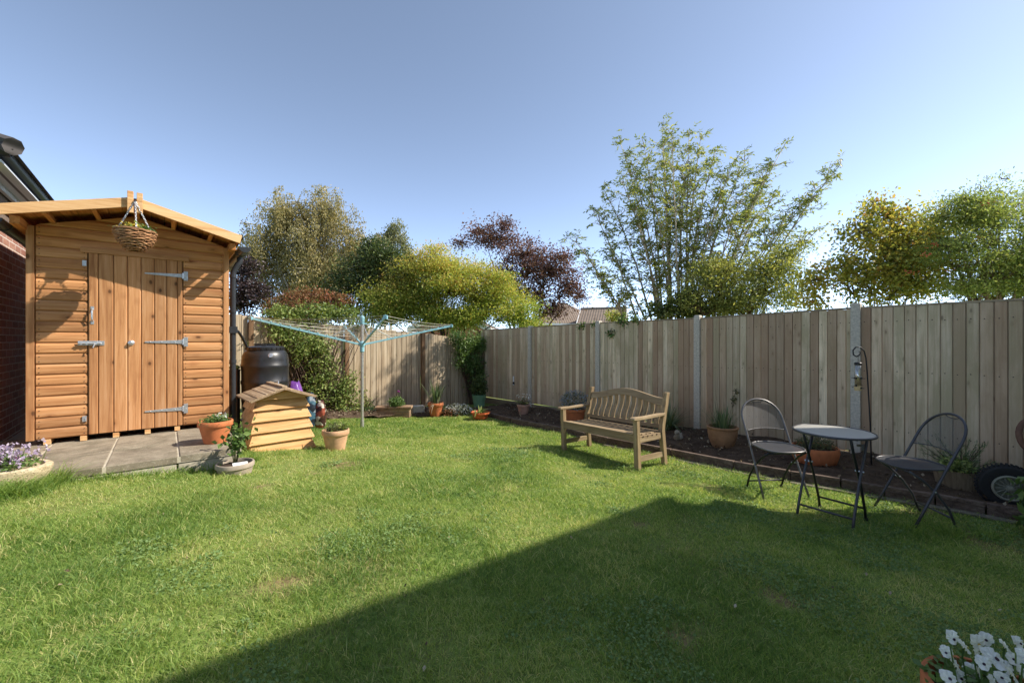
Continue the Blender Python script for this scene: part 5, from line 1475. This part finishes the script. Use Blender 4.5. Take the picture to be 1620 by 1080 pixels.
# ------------------------------------------------------------------ trees and shrubs
def tree(name, label, cat, bpx, Y, blobs, nc, per, spread, L, wid, leaf, bark, r0=.08, seed=1, bias=2.0, twig=.5, depth=.8, hb=0., weep=0, up=.4, base_z=None, fork=.35, group=None, stems=1, gapk=.35, crown='crown', trunk='trunk'):
    rng = np.random.default_rng(seed); rb = random.Random(seed)
    b = Vector(((bpx - CX) / F * Y, Y, 0)); b.z = gz(b.x, b.y) if base_z is None else base_z
    t = thing(name, b, 0, label, cat, group)
    B = []
    for (px, py, rx, ry) in blobs:
        c = pt(px, py, Y) - b; r = np.array((rx, .5 * (rx + ry) * depth * 1.15, ry)) / F * Y
        B.append((np.array(c) + (0, rng.uniform(-.5, .5) * r[1], 0), r))
    wt = np.array([r[0] * r[2] for _, r in B]); wt /= wt.sum()
    ids = rng.choice(len(B), nc, p=wt)
    nc2 = int(nc * 1.5); ids = rng.choice(len(B), nc2, p=wt)
    d = norm(rng.normal(size=(nc2, 3))); rad = rng.random(nc2) ** (1 / bias)
    ph = rng.uniform(0, 6.28, (3, len(B))); lobe = np.sin(3.1 * d[:, 0] + ph[0][ids]) * np.sin(2.7 * d[:, 2] + ph[1][ids]) + .5 * np.sin(5.3 * d[:, 0] - 4.1 * d[:, 2] + ph[2][ids])
    rad = rad * (.92 + .30 * lobe)
    Cc = np.array([B[i][0] for i in ids]) + d * rad[:, None] * np.array([B[i][1] for i in ids])
    q = Cc / (.055 * Y); gap = np.sin(1.7 * q[:, 0] + seed) * np.sin(2.1 * q[:, 2] + 2 * seed) + .6 * np.sin(3.3 * q[:, 0] - 2.6 * q[:, 2] + 1.3 * q[:, 1])
    k = np.sort(np.argsort(-(gap * gapk + rng.normal(0, .45, nc2)))[:nc]); Cc = Cc[k]; ids = ids[k]
    zlo = max(.25, min(Cc[:, 2]) * .5); Cc[:, 2] = np.maximum(Cc[:, 2], zlo * .6)
    # limbs
    mb = MB(); top = max(c[2] for c, _ in B); ctr = sum(c for c, _ in B) / len(B)
    paths = []
    for i, (c, r) in enumerate(B):
        s0 = Vector((rb.uniform(-1, 1) * r0 * stems * .8, rb.uniform(-1, 1) * r0 * stems * .8, -.1)) if stems > 1 else Vector((0, 0, -.1))
        fk = Vector((ctr[0] * .25, ctr[1] * .25, top * fork)) if stems == 1 else s0 + Vector((c[0] * .12, c[1] * .12, top * .25))
        e = Vector(c) + Vector((0, 0, r[2] * .15))
        P = [s0]
        for k in range(1, 8):
            f = k / 7
            q = (s0 * (1 - f) ** 2 + fk * 2 * f * (1 - f) + e * f * f); q += Vector((rb.uniform(-1, 1), rb.uniform(-1, 1), rb.uniform(-.4, .4))) * .035 * top * f * (1 - f) * 2
            P.append(q)
        paths.append(P); w = r0 * (.9 if stems == 1 else .55)
        mb.tube(P[:7], [max(.008, w * (1 - .95 * k / 7) * (.75 if i else 1)) for k in range(7)], 7, rnd=rb.random())
    k = int(nc * twig)
    for j in rng.choice(nc, k, replace=False):
        P = paths[ids[j]]; e = Vector(Cc[j]); s = min(P[3:], key=lambda q: (q - e).length + max(0, q.z - e.z) * 1.2)
        m = s.lerp(e, .5) + Vector((rb.uniform(-.08, .08), rb.uniform(-.08, .08), .10 * (e - s).length))
        mb.tube([s, m, e], [.012 * Y / 12 + .004, .008 * Y / 12 + .002, .003], 4, caps=False, rnd=rb.random())
    mb.build(trunk, bark, t, smooth=True)
    sp = np.array(spread if hasattr(spread, '__len__') else (spread, spread, spread * .8))
    P = np.repeat(Cc, per, 0) + rng.normal(size=(nc * per, 3)) * sp * np.repeat(rng.uniform(.6, 1.25, nc), per)[:, None]
    D = None
    if weep:
        k = np.repeat(rng.uniform(.3, 1, nc), per); f = rng.random(nc * per)
        P[:, :2] = np.repeat(Cc[:, :2], per, 0) + rng.normal(size=(nc * per, 2)) * sp[:2] * (.3 + .5 * f[:, None]); P[:, 2] = np.repeat(Cc[:, 2], per) + .1 - f * k * weep
        D = np.tile((0, 0, -1.), (nc * per, 1))
    hgt = (P[:, 2] - P[:, 2].min()) / (np.ptp(P[:, 2]) + 1e-6)
    rnd = np.clip(.5 + np.repeat(rng.normal(0, .13, nc), per) + rng.normal(0, .17, nc * per) + hb * (hgt - .5), 0, 1)
    leaves(crown, P, L, wid, leaf, t, rnd=rnd, D=D, up=up, rng=rng)
    return t

tree('birch_tree', 'tall weeping birch with thin olive brown leaves and pale limbs, behind the rear fence', 'tree', 490, 16,
     [(400, 358, 18, 14), (450, 340, 45, 32), (505, 328, 42, 28), (548, 368, 42, 30), (428, 392, 42, 40), (488, 385, 50, 45), (545, 410, 40, 40), (420, 440, 26, 34), (475, 440, 40, 34), (592, 392, 26, 24), (405, 400, 20, 30), (470, 325, 40, 24), (525, 335, 40, 28), (440, 305, 16, 9), (512, 300, 30, 10), (460, 400, 50, 50), (520, 420, 50, 45)],
     820, 92, (.20, .20, .22), .075, .55, M['l_birch'], M['bark_birch'], .15, 3, 2.0, .45, .9, weep=1.7, up=.1, gapk=.2)
tree('birch_tree', 'smaller grey-green birch with its top just right of the weeping birch', 'tree', 612, 17,
     [(622, 368, 24, 18), (606, 392, 30, 22), (638, 392, 14, 22), (600, 420, 40, 25)], 240, 70, .22, .08, .6, M['l_birch2'], M['bark_birch'], .1, 4, weep=.7)
tree('purple_shrub', 'dark purple-leaved shrub between the shed roof and the birch', 'shrub', 388, 12,
     [(382, 430, 18, 30), (392, 462, 24, 26), (376, 478, 20, 20)], 150, 34, .13, .075, .7, M['l_purple_dk'], M['bark_dark'], .06, 5, 2.4)
tree('evergreen_shrub', 'big dark green glossy shrub left of the golden maple', 'shrub', 575, 13.2,
     [(575, 430, 40, 34), (612, 412, 38, 30), (556, 470, 42, 34), (645, 430, 22, 34), (600, 460, 45, 40), (590, 395, 25, 18), (540, 490, 28, 18)], 380, 52, .17, .07, .62, M['l_dark'], M['bark_dark'], .09, 6, 2.6)
tree('red_tipped_hedge', 'clipped hedge with reddish bronze tips below the birch', 'hedge', 485, 11.6,
     [(460, 474, 26, 14), (495, 470, 34, 14), (525, 474, 26, 13), (480, 490, 55, 14), (440, 484, 18, 10)], 260, 44, .10, .055, .5, M['l_red'], M['bark_dark'], .05, 7, 2.8, stems=3, hb=.35)
tree('golden_maple', 'golden yellow maple with layered feathery leaves over the fence corner', 'tree', 700, 12.9,
     [(690, 420, 58, 20), (640, 445, 48, 30), (720, 445, 62, 32), (660, 480, 62, 28), (778, 468, 48, 28), (815, 495, 40, 22), (745, 500, 55, 20), (770, 432, 34, 18), (612, 475, 34, 30), (700, 500, 60, 18), (690, 398, 30, 8), (830, 510, 24, 10), (600, 500, 30, 16)],
     900, 110, (.26, .26, .10), .075, .42, M['l_yellow'], M['bark_dark'], .1, 8, 2.2, .35, .85, hb=.55, up=.8)
tree('purple_plum', 'open purple-leaved plum tree right of the golden maple', 'tree', 830, 14.2,
     [(790, 378, 48, 22), (760, 368, 26, 18), (832, 408, 48, 30), (872, 432, 44, 26), (902, 452, 22, 20), (800, 440, 50, 26), (852, 468, 50, 26), (728, 384, 18, 8), (890, 410, 22, 12), (800, 356, 22, 8), (870, 490, 40, 14), (915, 470, 14, 12)],
     660, 34, .17, .075, .62, M['l_purple'], M['bark_dark'], .10, 9, 1.9, .9, .9)
tree('overhanging_shrub', 'golden green shrub low beneath the many-stemmed tree, above the fence', 'shrub', 1150, 8.9,
     [(1150, 432, 54, 34), (1215, 432, 44, 32), (1110, 466, 48, 26), (1190, 472, 66, 24), (1245, 405, 24, 16), (1262, 385, 20, 10), (1160, 484, 70, 16), (1255, 470, 26, 22)],
     460, 50, .13, .06, .42, M['l_multi'], M['bark_dark'], .06, 10, 2.1, .6, stems=3, hb=.3)
tree('lilac_tree', 'yellowing broad-leaved shrub tree above the fence between the tall tree and the rowan', 'tree', 1390, 7.6,
     [(1352, 372, 32, 28), (1402, 348, 38, 22), (1340, 425, 46, 34), (1412, 405, 50, 44), (1462, 375, 36, 44), (1300, 446, 24, 28), (1432, 458, 56, 22), (1368, 468, 50, 18), (1330, 350, 8, 8), (1385, 322, 12, 8), (1470, 330, 18, 12), (1290, 480, 22, 14), (1430, 375, 50, 50), (1445, 430, 60, 45), (1400, 440, 60, 40)],
     470, 34, .13, .068, .62, M['l_lilac'], M['bark'], .06, 11, 1.9, .8, stems=4, gapk=.1)
tree('rowan_tree', 'rowan tree with feathery green leaves and orange berries, far right above the fence', 'tree', 1575, 6.7,
     [(1540, 345, 42, 38), (1590, 340, 40, 46), (1502, 398, 42, 40), (1560, 415, 58, 40), (1610, 420, 44, 54), (1520, 455, 58, 22), (1586, 284, 10, 10), (1645, 380, 50, 80), (1600, 455, 60, 25), (1690, 330, 50, 60), (1545, 305, 12, 10), (1490, 350, 26, 30), (1520, 320, 26, 22)],
     1000, 56, (.14, .14, .06), .046, .38, M['l_rowan'], M['bark'], .08, 12, 2.0, .7, hb=.1)
def berries():
    t = [o for o in bpy.data.objects if o.name.startswith('rowan_tree')][0]; mb = MB(); rb = random.Random(3)
    for px, py in ((1558, 322), (1582, 324), (1612, 326), (1545, 378), (1478, 388), (1464, 402), (1500, 428), (1440, 430), (1566, 318), (1600, 400), (1520, 400)):
        c = pt(px, py, 6.7 + rb.uniform(-.5, .2)) - t.location
        for _ in range(16): mb.sphere(c + Vector((rb.gauss(0, .035), rb.gauss(0, .035), rb.gauss(0, .02))), .0085, 6, 4)
    mb.build('berries', M['f_red'], t)
berries()

def many_stemmed():
    Y = 10.0; rng = np.random.default_rng(20); rb = random.Random(20)
    b = Vector(((1070 - CX) / F * Y, Y, 0)); b.z = gz(b.x, b.y)
    t = thing('many_stemmed_tree', b, 0, 'tall open tree with many thin pale upright stems fanning out above the fence', 'tree')
    tips = [(982, 228), (1000, 262), (1048, 206), (1062, 214), (1090, 214), (1108, 222), (1132, 240), (1158, 262), (1178, 256), (1205, 290), (1238, 236), (1330, 260), (1290, 300), (1262, 330), (955, 300), (940, 336), (912, 384), (945, 440), (1285, 372), (1225, 310), (1140, 290), (1030, 290), (1075, 300), (1005, 330), (1190, 350), (1110, 330), (965, 400), (1050, 240), (1020, 235), (1145, 330), (1180, 300), (985, 290), (1215, 270), (1085, 260), (1240, 350), (1060, 330)]
    mb = MB(); Ps = []; Ds = []
    for (px, py) in tips:
        e = pt(px, py, Y + rb.uniform(-.9, .9)) - b
        lat = (px - 1075) / 250
        s = Vector((lat * .55 + rb.uniform(-.15, .15), rb.uniform(-.25, .25), -.1))
        far = abs(px - 1080) > 130
        m = Vector((s.x + (e.x - s.x) * (.38 if far else .30), (e.y + s.y) * .4, e.z * (.62 if not far else .60)))
        P = []
        for k in range(13):
            f = k / 12; q = s * (1 - f) ** 2 + m * 2 * f * (1 - f) + e * f * f
            q += Vector((rb.uniform(-1, 1), rb.uniform(-1, 1), 0)) * .03 * (1 - f)
            P.append(q)
        mb.tube(P, [.034 * (1 - .82 * k / 12) for k in range(13)], 6, rnd=rb.random())
        for k in range(5, 13):
            f = k / 12
            for _ in range(6 if k < 12 else 3):
                if rb.random() > .12 + .8 * f: continue
                d = (P[k] - P[k - 1]).normalized(); a = Vector((rb.uniform(-1, 1), rb.uniform(-1, 1), rb.uniform(-.3, .9))).normalized()
                L = rb.uniform(.3, .95) * (1.2 - .85 * f); q = P[k] + (d * .5 + a * .8).normalized() * L
                mb.tube([P[k], P[k].lerp(q, .5) + Vector((0, 0, .03)), q], [.011, .008, .004], 4, caps=False, rnd=rb.random())
                for _ in range(rb.randint(3, 5)):          # compound leaves
                    g = rb.uniform(.35, 1.05); c = P[k].lerp(q, g) + Vector((rb.gauss(0, .05), rb.gauss(0, .05), rb.gauss(0, .05)))
                    dd = Vector((rb.uniform(-1, 1), rb.uniform(-1, 1), rb.uniform(-.6, .4))).normalized()
                    for i in range(7):
                        Ps.append(tuple(c + dd * .045 * (i // 2))); sd = dd.cross(Vector((0, 0, 1))); Ds.append(tuple(dd * .8 + sd * (1 if i % 2 else -1) * (.9 if i < 6 else 0)))
    mb.build('stems', M['bark_pale'], t, smooth=True)
    Ps = np.array(Ps); Ds = np.array(Ds); n = len(Ps)
    rnd = np.clip(.42 + np.repeat(rng.normal(0, .18, n // 7 + 1), 7)[:n] + rng.normal(0, .12, n), 0, 1)
    leaves('crown', Ps, .095, .32, M['l_multi'], t, rnd=rnd, D=Ds, rng=rng)
many_stemmed()
tree('ivy_bush', 'dark glossy ivy round the feet of the many-stemmed tree', 'ivy', 1085, 9.2, [(1085, 478, 24, 18), (1050, 492, 26, 10), (1110, 490, 24, 12), (1075, 495, 30, 8)], 110, 26, .10, .07, .8, M['l_dark'], M['bark_dark'], .05, 14, 2.5)
tree('yellow_shrub', 'little yellow-leaved shrub in front of the far tiled roof', 'shrub', 978, 11.5, [(978, 500, 14, 9), (968, 506, 10, 6)], 36, 20, .07, .06, .5, M['l_yellow'], M['bark_dark'], .03, 15, hb=.2)

# climber on the rear fence, ivy on top, corner climber
def yrear(px, off=.2):
    rx = (px - CX) / F; den = (-W.x + rx * W.y); tt = (rx * CORNER.y - CORNER.x) / den
    p = CORNER - W * tt + N * off; return p.y
def climber(name, label, cat, blobs, nc, per, spread, L, wid, leaf, seed, off=.22, base=None, trunk='stems'):
    rng = np.random.default_rng(seed); rb = random.Random(seed)
    bp = base or blobs[0][0]; Yb = yrear(bp, off); b = Vector(((bp - CX) / F * Yb, Yb, 0)); b.z = gz(b.x, b.y)
    t = thing(name, b, 0, label, cat); Cc = []
    wt = np.array([r[2] * r[3] for r in blobs], float); wt /= wt.sum()
    for i in rng.choice(len(blobs), nc, p=wt):
        px, py, rx, ry = blobs[i][:4]; o = blobs[i][4] if len(blobs[i]) > 4 else off
        d = norm(rng.normal(size=(1, 3)))[0] * rng.random() ** .45
        q = px + d[0] * rx; Y = yrear(q, o) + d[1] * .16
        Cc.append(tuple(pt(q, py + d[2] * ry, Y) - b))
    Cc = np.array(Cc); Cc[:, 2] = np.maximum(Cc[:, 2], .03); mb = MB()
    for j in range(0, nc, 3):
        e = Vector(Cc[j]); s = Vector((e.x * .25, e.y * .25, 0)); mb.tube([s, s.lerp(e, .5) + Vector((rb.uniform(-.1, .1), 0, .1)), e], [.012, .008, .003], 5, caps=False, rnd=rb.random())
    mb.build(trunk, M['bark_dark'], t, smooth=True)
    P = np.repeat(Cc, per, 0) + rng.normal(size=(nc * per, 3)) * spread
    rnd = np.clip(.5 + np.repeat(rng.normal(0, .15, nc), per) + rng.normal(0, .18, nc * per), 0, 1)
    leaves('foliage', P, L, wid, leaf, t, rnd=rnd, rng=rng)
climber('climbing_shrub', 'leafy climber spilling down the rear fence beside the water butt', 'climber',
        [(500, 575, 38, 30), (478, 545, 32, 24), (520, 608, 36, 28), (540, 630, 28, 22), (552, 610, 18, 22), (450, 530, 24, 14), (500, 540, 30, 16), (535, 640, 26, 14), (500, 615, 22, 24), (575, 640, 18, 14, .3)],
        300, 26, .075, .058, .55, M['l_ivy'], 31, base=510)
climber('ivy_bush', 'bright green ivy heaped along the top of the rear fence', 'ivy',
        [(450, 500, 32, 12, 0), (500, 497, 46, 14, 0), (545, 500, 22, 12, 0), (430, 512, 20, 8, .06), (480, 512, 40, 10, .05), (570, 512, 18, 8, 0)], 190, 26, .07, .06, .6, M['l_ivy'], 32, base=490)
climber('corner_climber', 'drooping narrow-leaved climber hanging in the far fence corner', 'climber',
        [(742, 540, 26, 14), (738, 562, 24, 18), (752, 585, 16, 20), (766, 545, 14, 14), (722, 535, 16, 8), (755, 610, 12, 18)], 170, 34, .08, .08, .3, M['l_green'], 33, off=.3, base=752)

# sprigs over the side fence
def over_sprigs():
    rng = np.random.default_rng(17); t = None
    P = []
    for px, py, r, n in ((921, 516, .05, 40), (985, 507, .10, 110), (1005, 505, .06, 50), (967, 528, .06, 50), (940, 512, .05, 30)):
        Y = 0
        for _ in range(n):
            q = px + rng.normal(0, r * 60); rx = (q - CX) / F; Yf = (U0 - .04) / (W.x * rx + W.y); P.append(tuple(pt(q, py + rng.normal(0, r * 45), Yf)))
    P = np.array(P); b = Vector(P.mean(0)); t = thing('ivy_trail', b, 0, 'thin ivy trails creeping over the top of the grey fence', 'ivy')
    leaves('foliage', P - np.array(b), .06, .6, M['l_green'], t, rng=rng)
    mb = MB(); 
    for i in range(0, len(P) - 1, 9): a = Vector(P[i]) - b; mb.tube([a, a + Vector((0, .03, .1)), a + Vector((.03, .12, .12))], .003, 4)
    mb.build('stem', M['bark_dark'], t)
over_sprigs()

# far houses
def far_house(label, px, Y, w, d, rz, ze, zr, hip, wall, roof, name='house'):
    b = Vector(((px - CX) / F * Y, Y, -.3)); t = thing(name, b, rz, label, 'house')
    mb = MB(); mb.box((0, 0, (ze + .3) / 2), (w, d, ze + .3)); 
    if not hip: mb.prism([(-d / 2, ze + .3), (d / 2, ze + .3), (0, zr + .1)], -w / 2, w / 2)
    mb.build('wall', wall, t)
    e = .3; h = d / 2 if hip else 0; mb = MB(); z0 = ze + .28; z1 = zr + .3
    v = [(-w / 2 - e, -d / 2 - e, z0), (w / 2 + e, -d / 2 - e, z0), (w / 2 + e, d / 2 + e, z0), (-w / 2 - e, d / 2 + e, z0), (-w / 2 - (0 if hip else e) + h, 0, z1), (w / 2 + (0 if hip else e) - h, 0, z1)]
    v2 = [(x, y, z - .14) for x, y, z in v]
    mb.add(v + v2, [(0, 1, 5, 4), (2, 3, 4, 5), (1, 2, 5), (3, 0, 4), (7, 6, 10, 11), (9, 8, 11, 10), (8, 7, 11), (6, 9, 10), (1, 0, 6, 7), (3, 2, 8, 9)] if hip else
           [(0, 1, 5, 4), (2, 3, 4, 5), (7, 6, 10, 11), (9, 8, 11, 10), (1, 0, 6, 7), (3, 2, 8, 9), (1, 7, 11, 5), (2, 5, 11, 8), (0, 4, 10, 6), (3, 9, 10, 4)])
    rf = mb.build('roof', roof, t)
    mb = MB(); mb.tube([(v[4][0], 0, z1 + .02), (v[5][0], 0, z1 + .02)], .11, 8); mb.build('ridge_tiles', roof, rf)
    mb = MB()
    for s in (-1, 1): mb.beam((-w / 2 - e, s * (d / 2 + e), z0 - .08), (w / 2 + e, s * (d / 2 + e), z0 - .08), .12, .16)
    if not hip:
        for x in (-w / 2 - e - .02, w / 2 + e + .02):
            for s in (-1, 1): mb.beam((x, s * (d / 2 + e), z0 - .06), (x, 0, z1 - .06), .04, .22)
    mb.build('white_fascia', M['white_paint'], t)
    for x in (-w * .28, w * .22):
        mb = MB(); mb.box((x, -d / 2 - .005, ze - .9), (1.3, .05, 1.1)); wn = mb.build('window', M['white_paint'], t)
        mb = MB(); mb.box((x - .31, -d / 2 - .02, ze - .9), (.54, .05, .95)); mb.box((x + .31, -d / 2 - .02, ze - .9), (.54, .05, .95)); mb.build('pane', M['glass_dark'], wn)
    return t
def zfor(py, Y): return EYE + (HY - py) / F * Y
far_house('far bungalow with a brown hipped roof beneath the purple plum', 890, 40, 6.5, 5.5, R(8), zfor(511, 37) , zfor(481, 40), True, M['brick_red'], M['tiles_brown'])
far_house('far house with a brown ridged roof and pink brick gable, right of the hipped bungalow', 955, 36, 3.2, 4.0, R(-18), zfor(511, 34), zfor(488, 36), False, M['brick_red'], M['tiles_brown'])
far_house('salmon brick house end half hidden under the golden maple', 722, 22, 2.6, 3.4, R(84), zfor(520, 22), zfor(493, 22), False, M['brick_red'], M['tiles_brown'])

# ------------------------------------------------------------------ light
EL, AZ = 42.0, 2.0                                # sun elevation, and its bearing measured from +X towards +Y
SUN = Vector((math.cos(R(EL)) * math.cos(R(AZ)), math.cos(R(EL)) * math.sin(R(AZ)), math.sin(R(EL))))

# the house behind the camera, whose eaves shade the near lawn
def home():
    EZ = 5.6
    def up(p, z=EZ): return p + SUN * ((z - p.z) / SUN.z)
    a = up(at(640, 935)); c = up(at(1040, 790))
    x = (c - a); x.z = 0; ax = x.normalized(); ang = math.atan2(ax.y, ax.x)
    def house(o, x0, x1, ez, label, wall):
        t = thing('house', (o.x, o.y, -.2), ang, label, 'house')           # local y- goes back from the eaves
        D = 7.; e = .10; z = ez + .2
        mb = MB(); mb.box(((x0 + x1) / 2, -e - D / 2, z / 2 - .08), (x1 - x0 - .04, D, z)); mb.build('wall', wall, t)
        mb = MB(); pr = [(0, z), (-e - D / 2, z + 2.9), (-2 * e - D, z), (-2 * e - D, z - .14), (-e - D / 2, z + 2.72), (0, z - .14)]
        mb.prism(pr, x0, x1); mb.build('roof', M['tiles_brown'], t)
        mb = MB(); mb.tube([(x0, .02, z - .1), (x1, .02, z - .1)], .04, 8); mb.build('gutter', M['gutter_black'], t)
        for wx in (x0 + 1.4, (x0 + x1) / 2, x1 - 1.5):
            for wz in (1.3, 4.2):
                if wz > z - .8: continue
                mb = MB(); mb.box((wx, -e, wz), (1.3, .12, 1.1)); wn = mb.build('window', M['white_paint'], t)
                mb = MB(); mb.box((wx - .31, -e + .03, wz), (.54, .1, .95)); mb.box((wx + .31, -e + .03, wz), (.54, .1, .95)); mb.build('pane', M['glass_dark'], wn)
    L = x.length
    house(a, -8.5, L, EZ, 'two-storey cream rendered house standing behind the camera', M['render'])
home()

w = bpy.data.worlds.new('World'); bpy.context.scene.world = w; w.use_nodes = True
nt = w.node_tree; bg = nt.nodes['Background']
sky = nt.nodes.new('ShaderNodeTexSky'); sky.sky_type = 'NISHITA'; sky.sun_disc = False
sky.sun_elevation = R(EL); sky.sun_rotation = R(90 - AZ); sky.altitude = 50; sky.air_density = .265; sky.dust_density = .2; sky.ozone_density = .4
hs = nt.nodes.new('ShaderNodeHueSaturation'); hs.inputs['Saturation'].default_value = .8; hs.inputs['Hue'].default_value = .491; nt.links.new(sky.outputs[0], hs.inputs['Color']); nt.links.new(hs.outputs[0], bg.inputs['Color']); bg.inputs['Strength'].default_value = .15
ld = bpy.data.lights.new('sun', 'SUN'); ld.energy = 2.0; ld.angle = R(.5); ld.color = (1, .93, .82)
lo = bpy.data.objects.new('sun', ld); C.objects.link(lo); lo.rotation_euler = SUN.to_track_quat('Z', 'Y').to_euler(); lo.location = (12, 2, 12)

cam = bpy.data.cameras.new('camera'); co = bpy.data.objects.new('camera', cam); C.objects.link(co)
co.location = (0, 0, EYE); co.rotation_euler = (R(90), 0, 0)
cam.sensor_width = 36; cam.lens = 36 * F / 1620; cam.shift_y = -(540 - HY) / 1620; cam.clip_start = .05; cam.clip_end = 2000
sc = bpy.context.scene; sc.camera = co
sc.view_settings.view_transform = 'Standard'; sc.view_settings.look = 'None'; sc.view_settings.exposure = 1.8; sc.view_settings.gamma = 1
sc.cycles.max_bounces = 10; sc.cycles.diffuse_bounces = 8; sc.cycles.transparent_max_bounces = 16
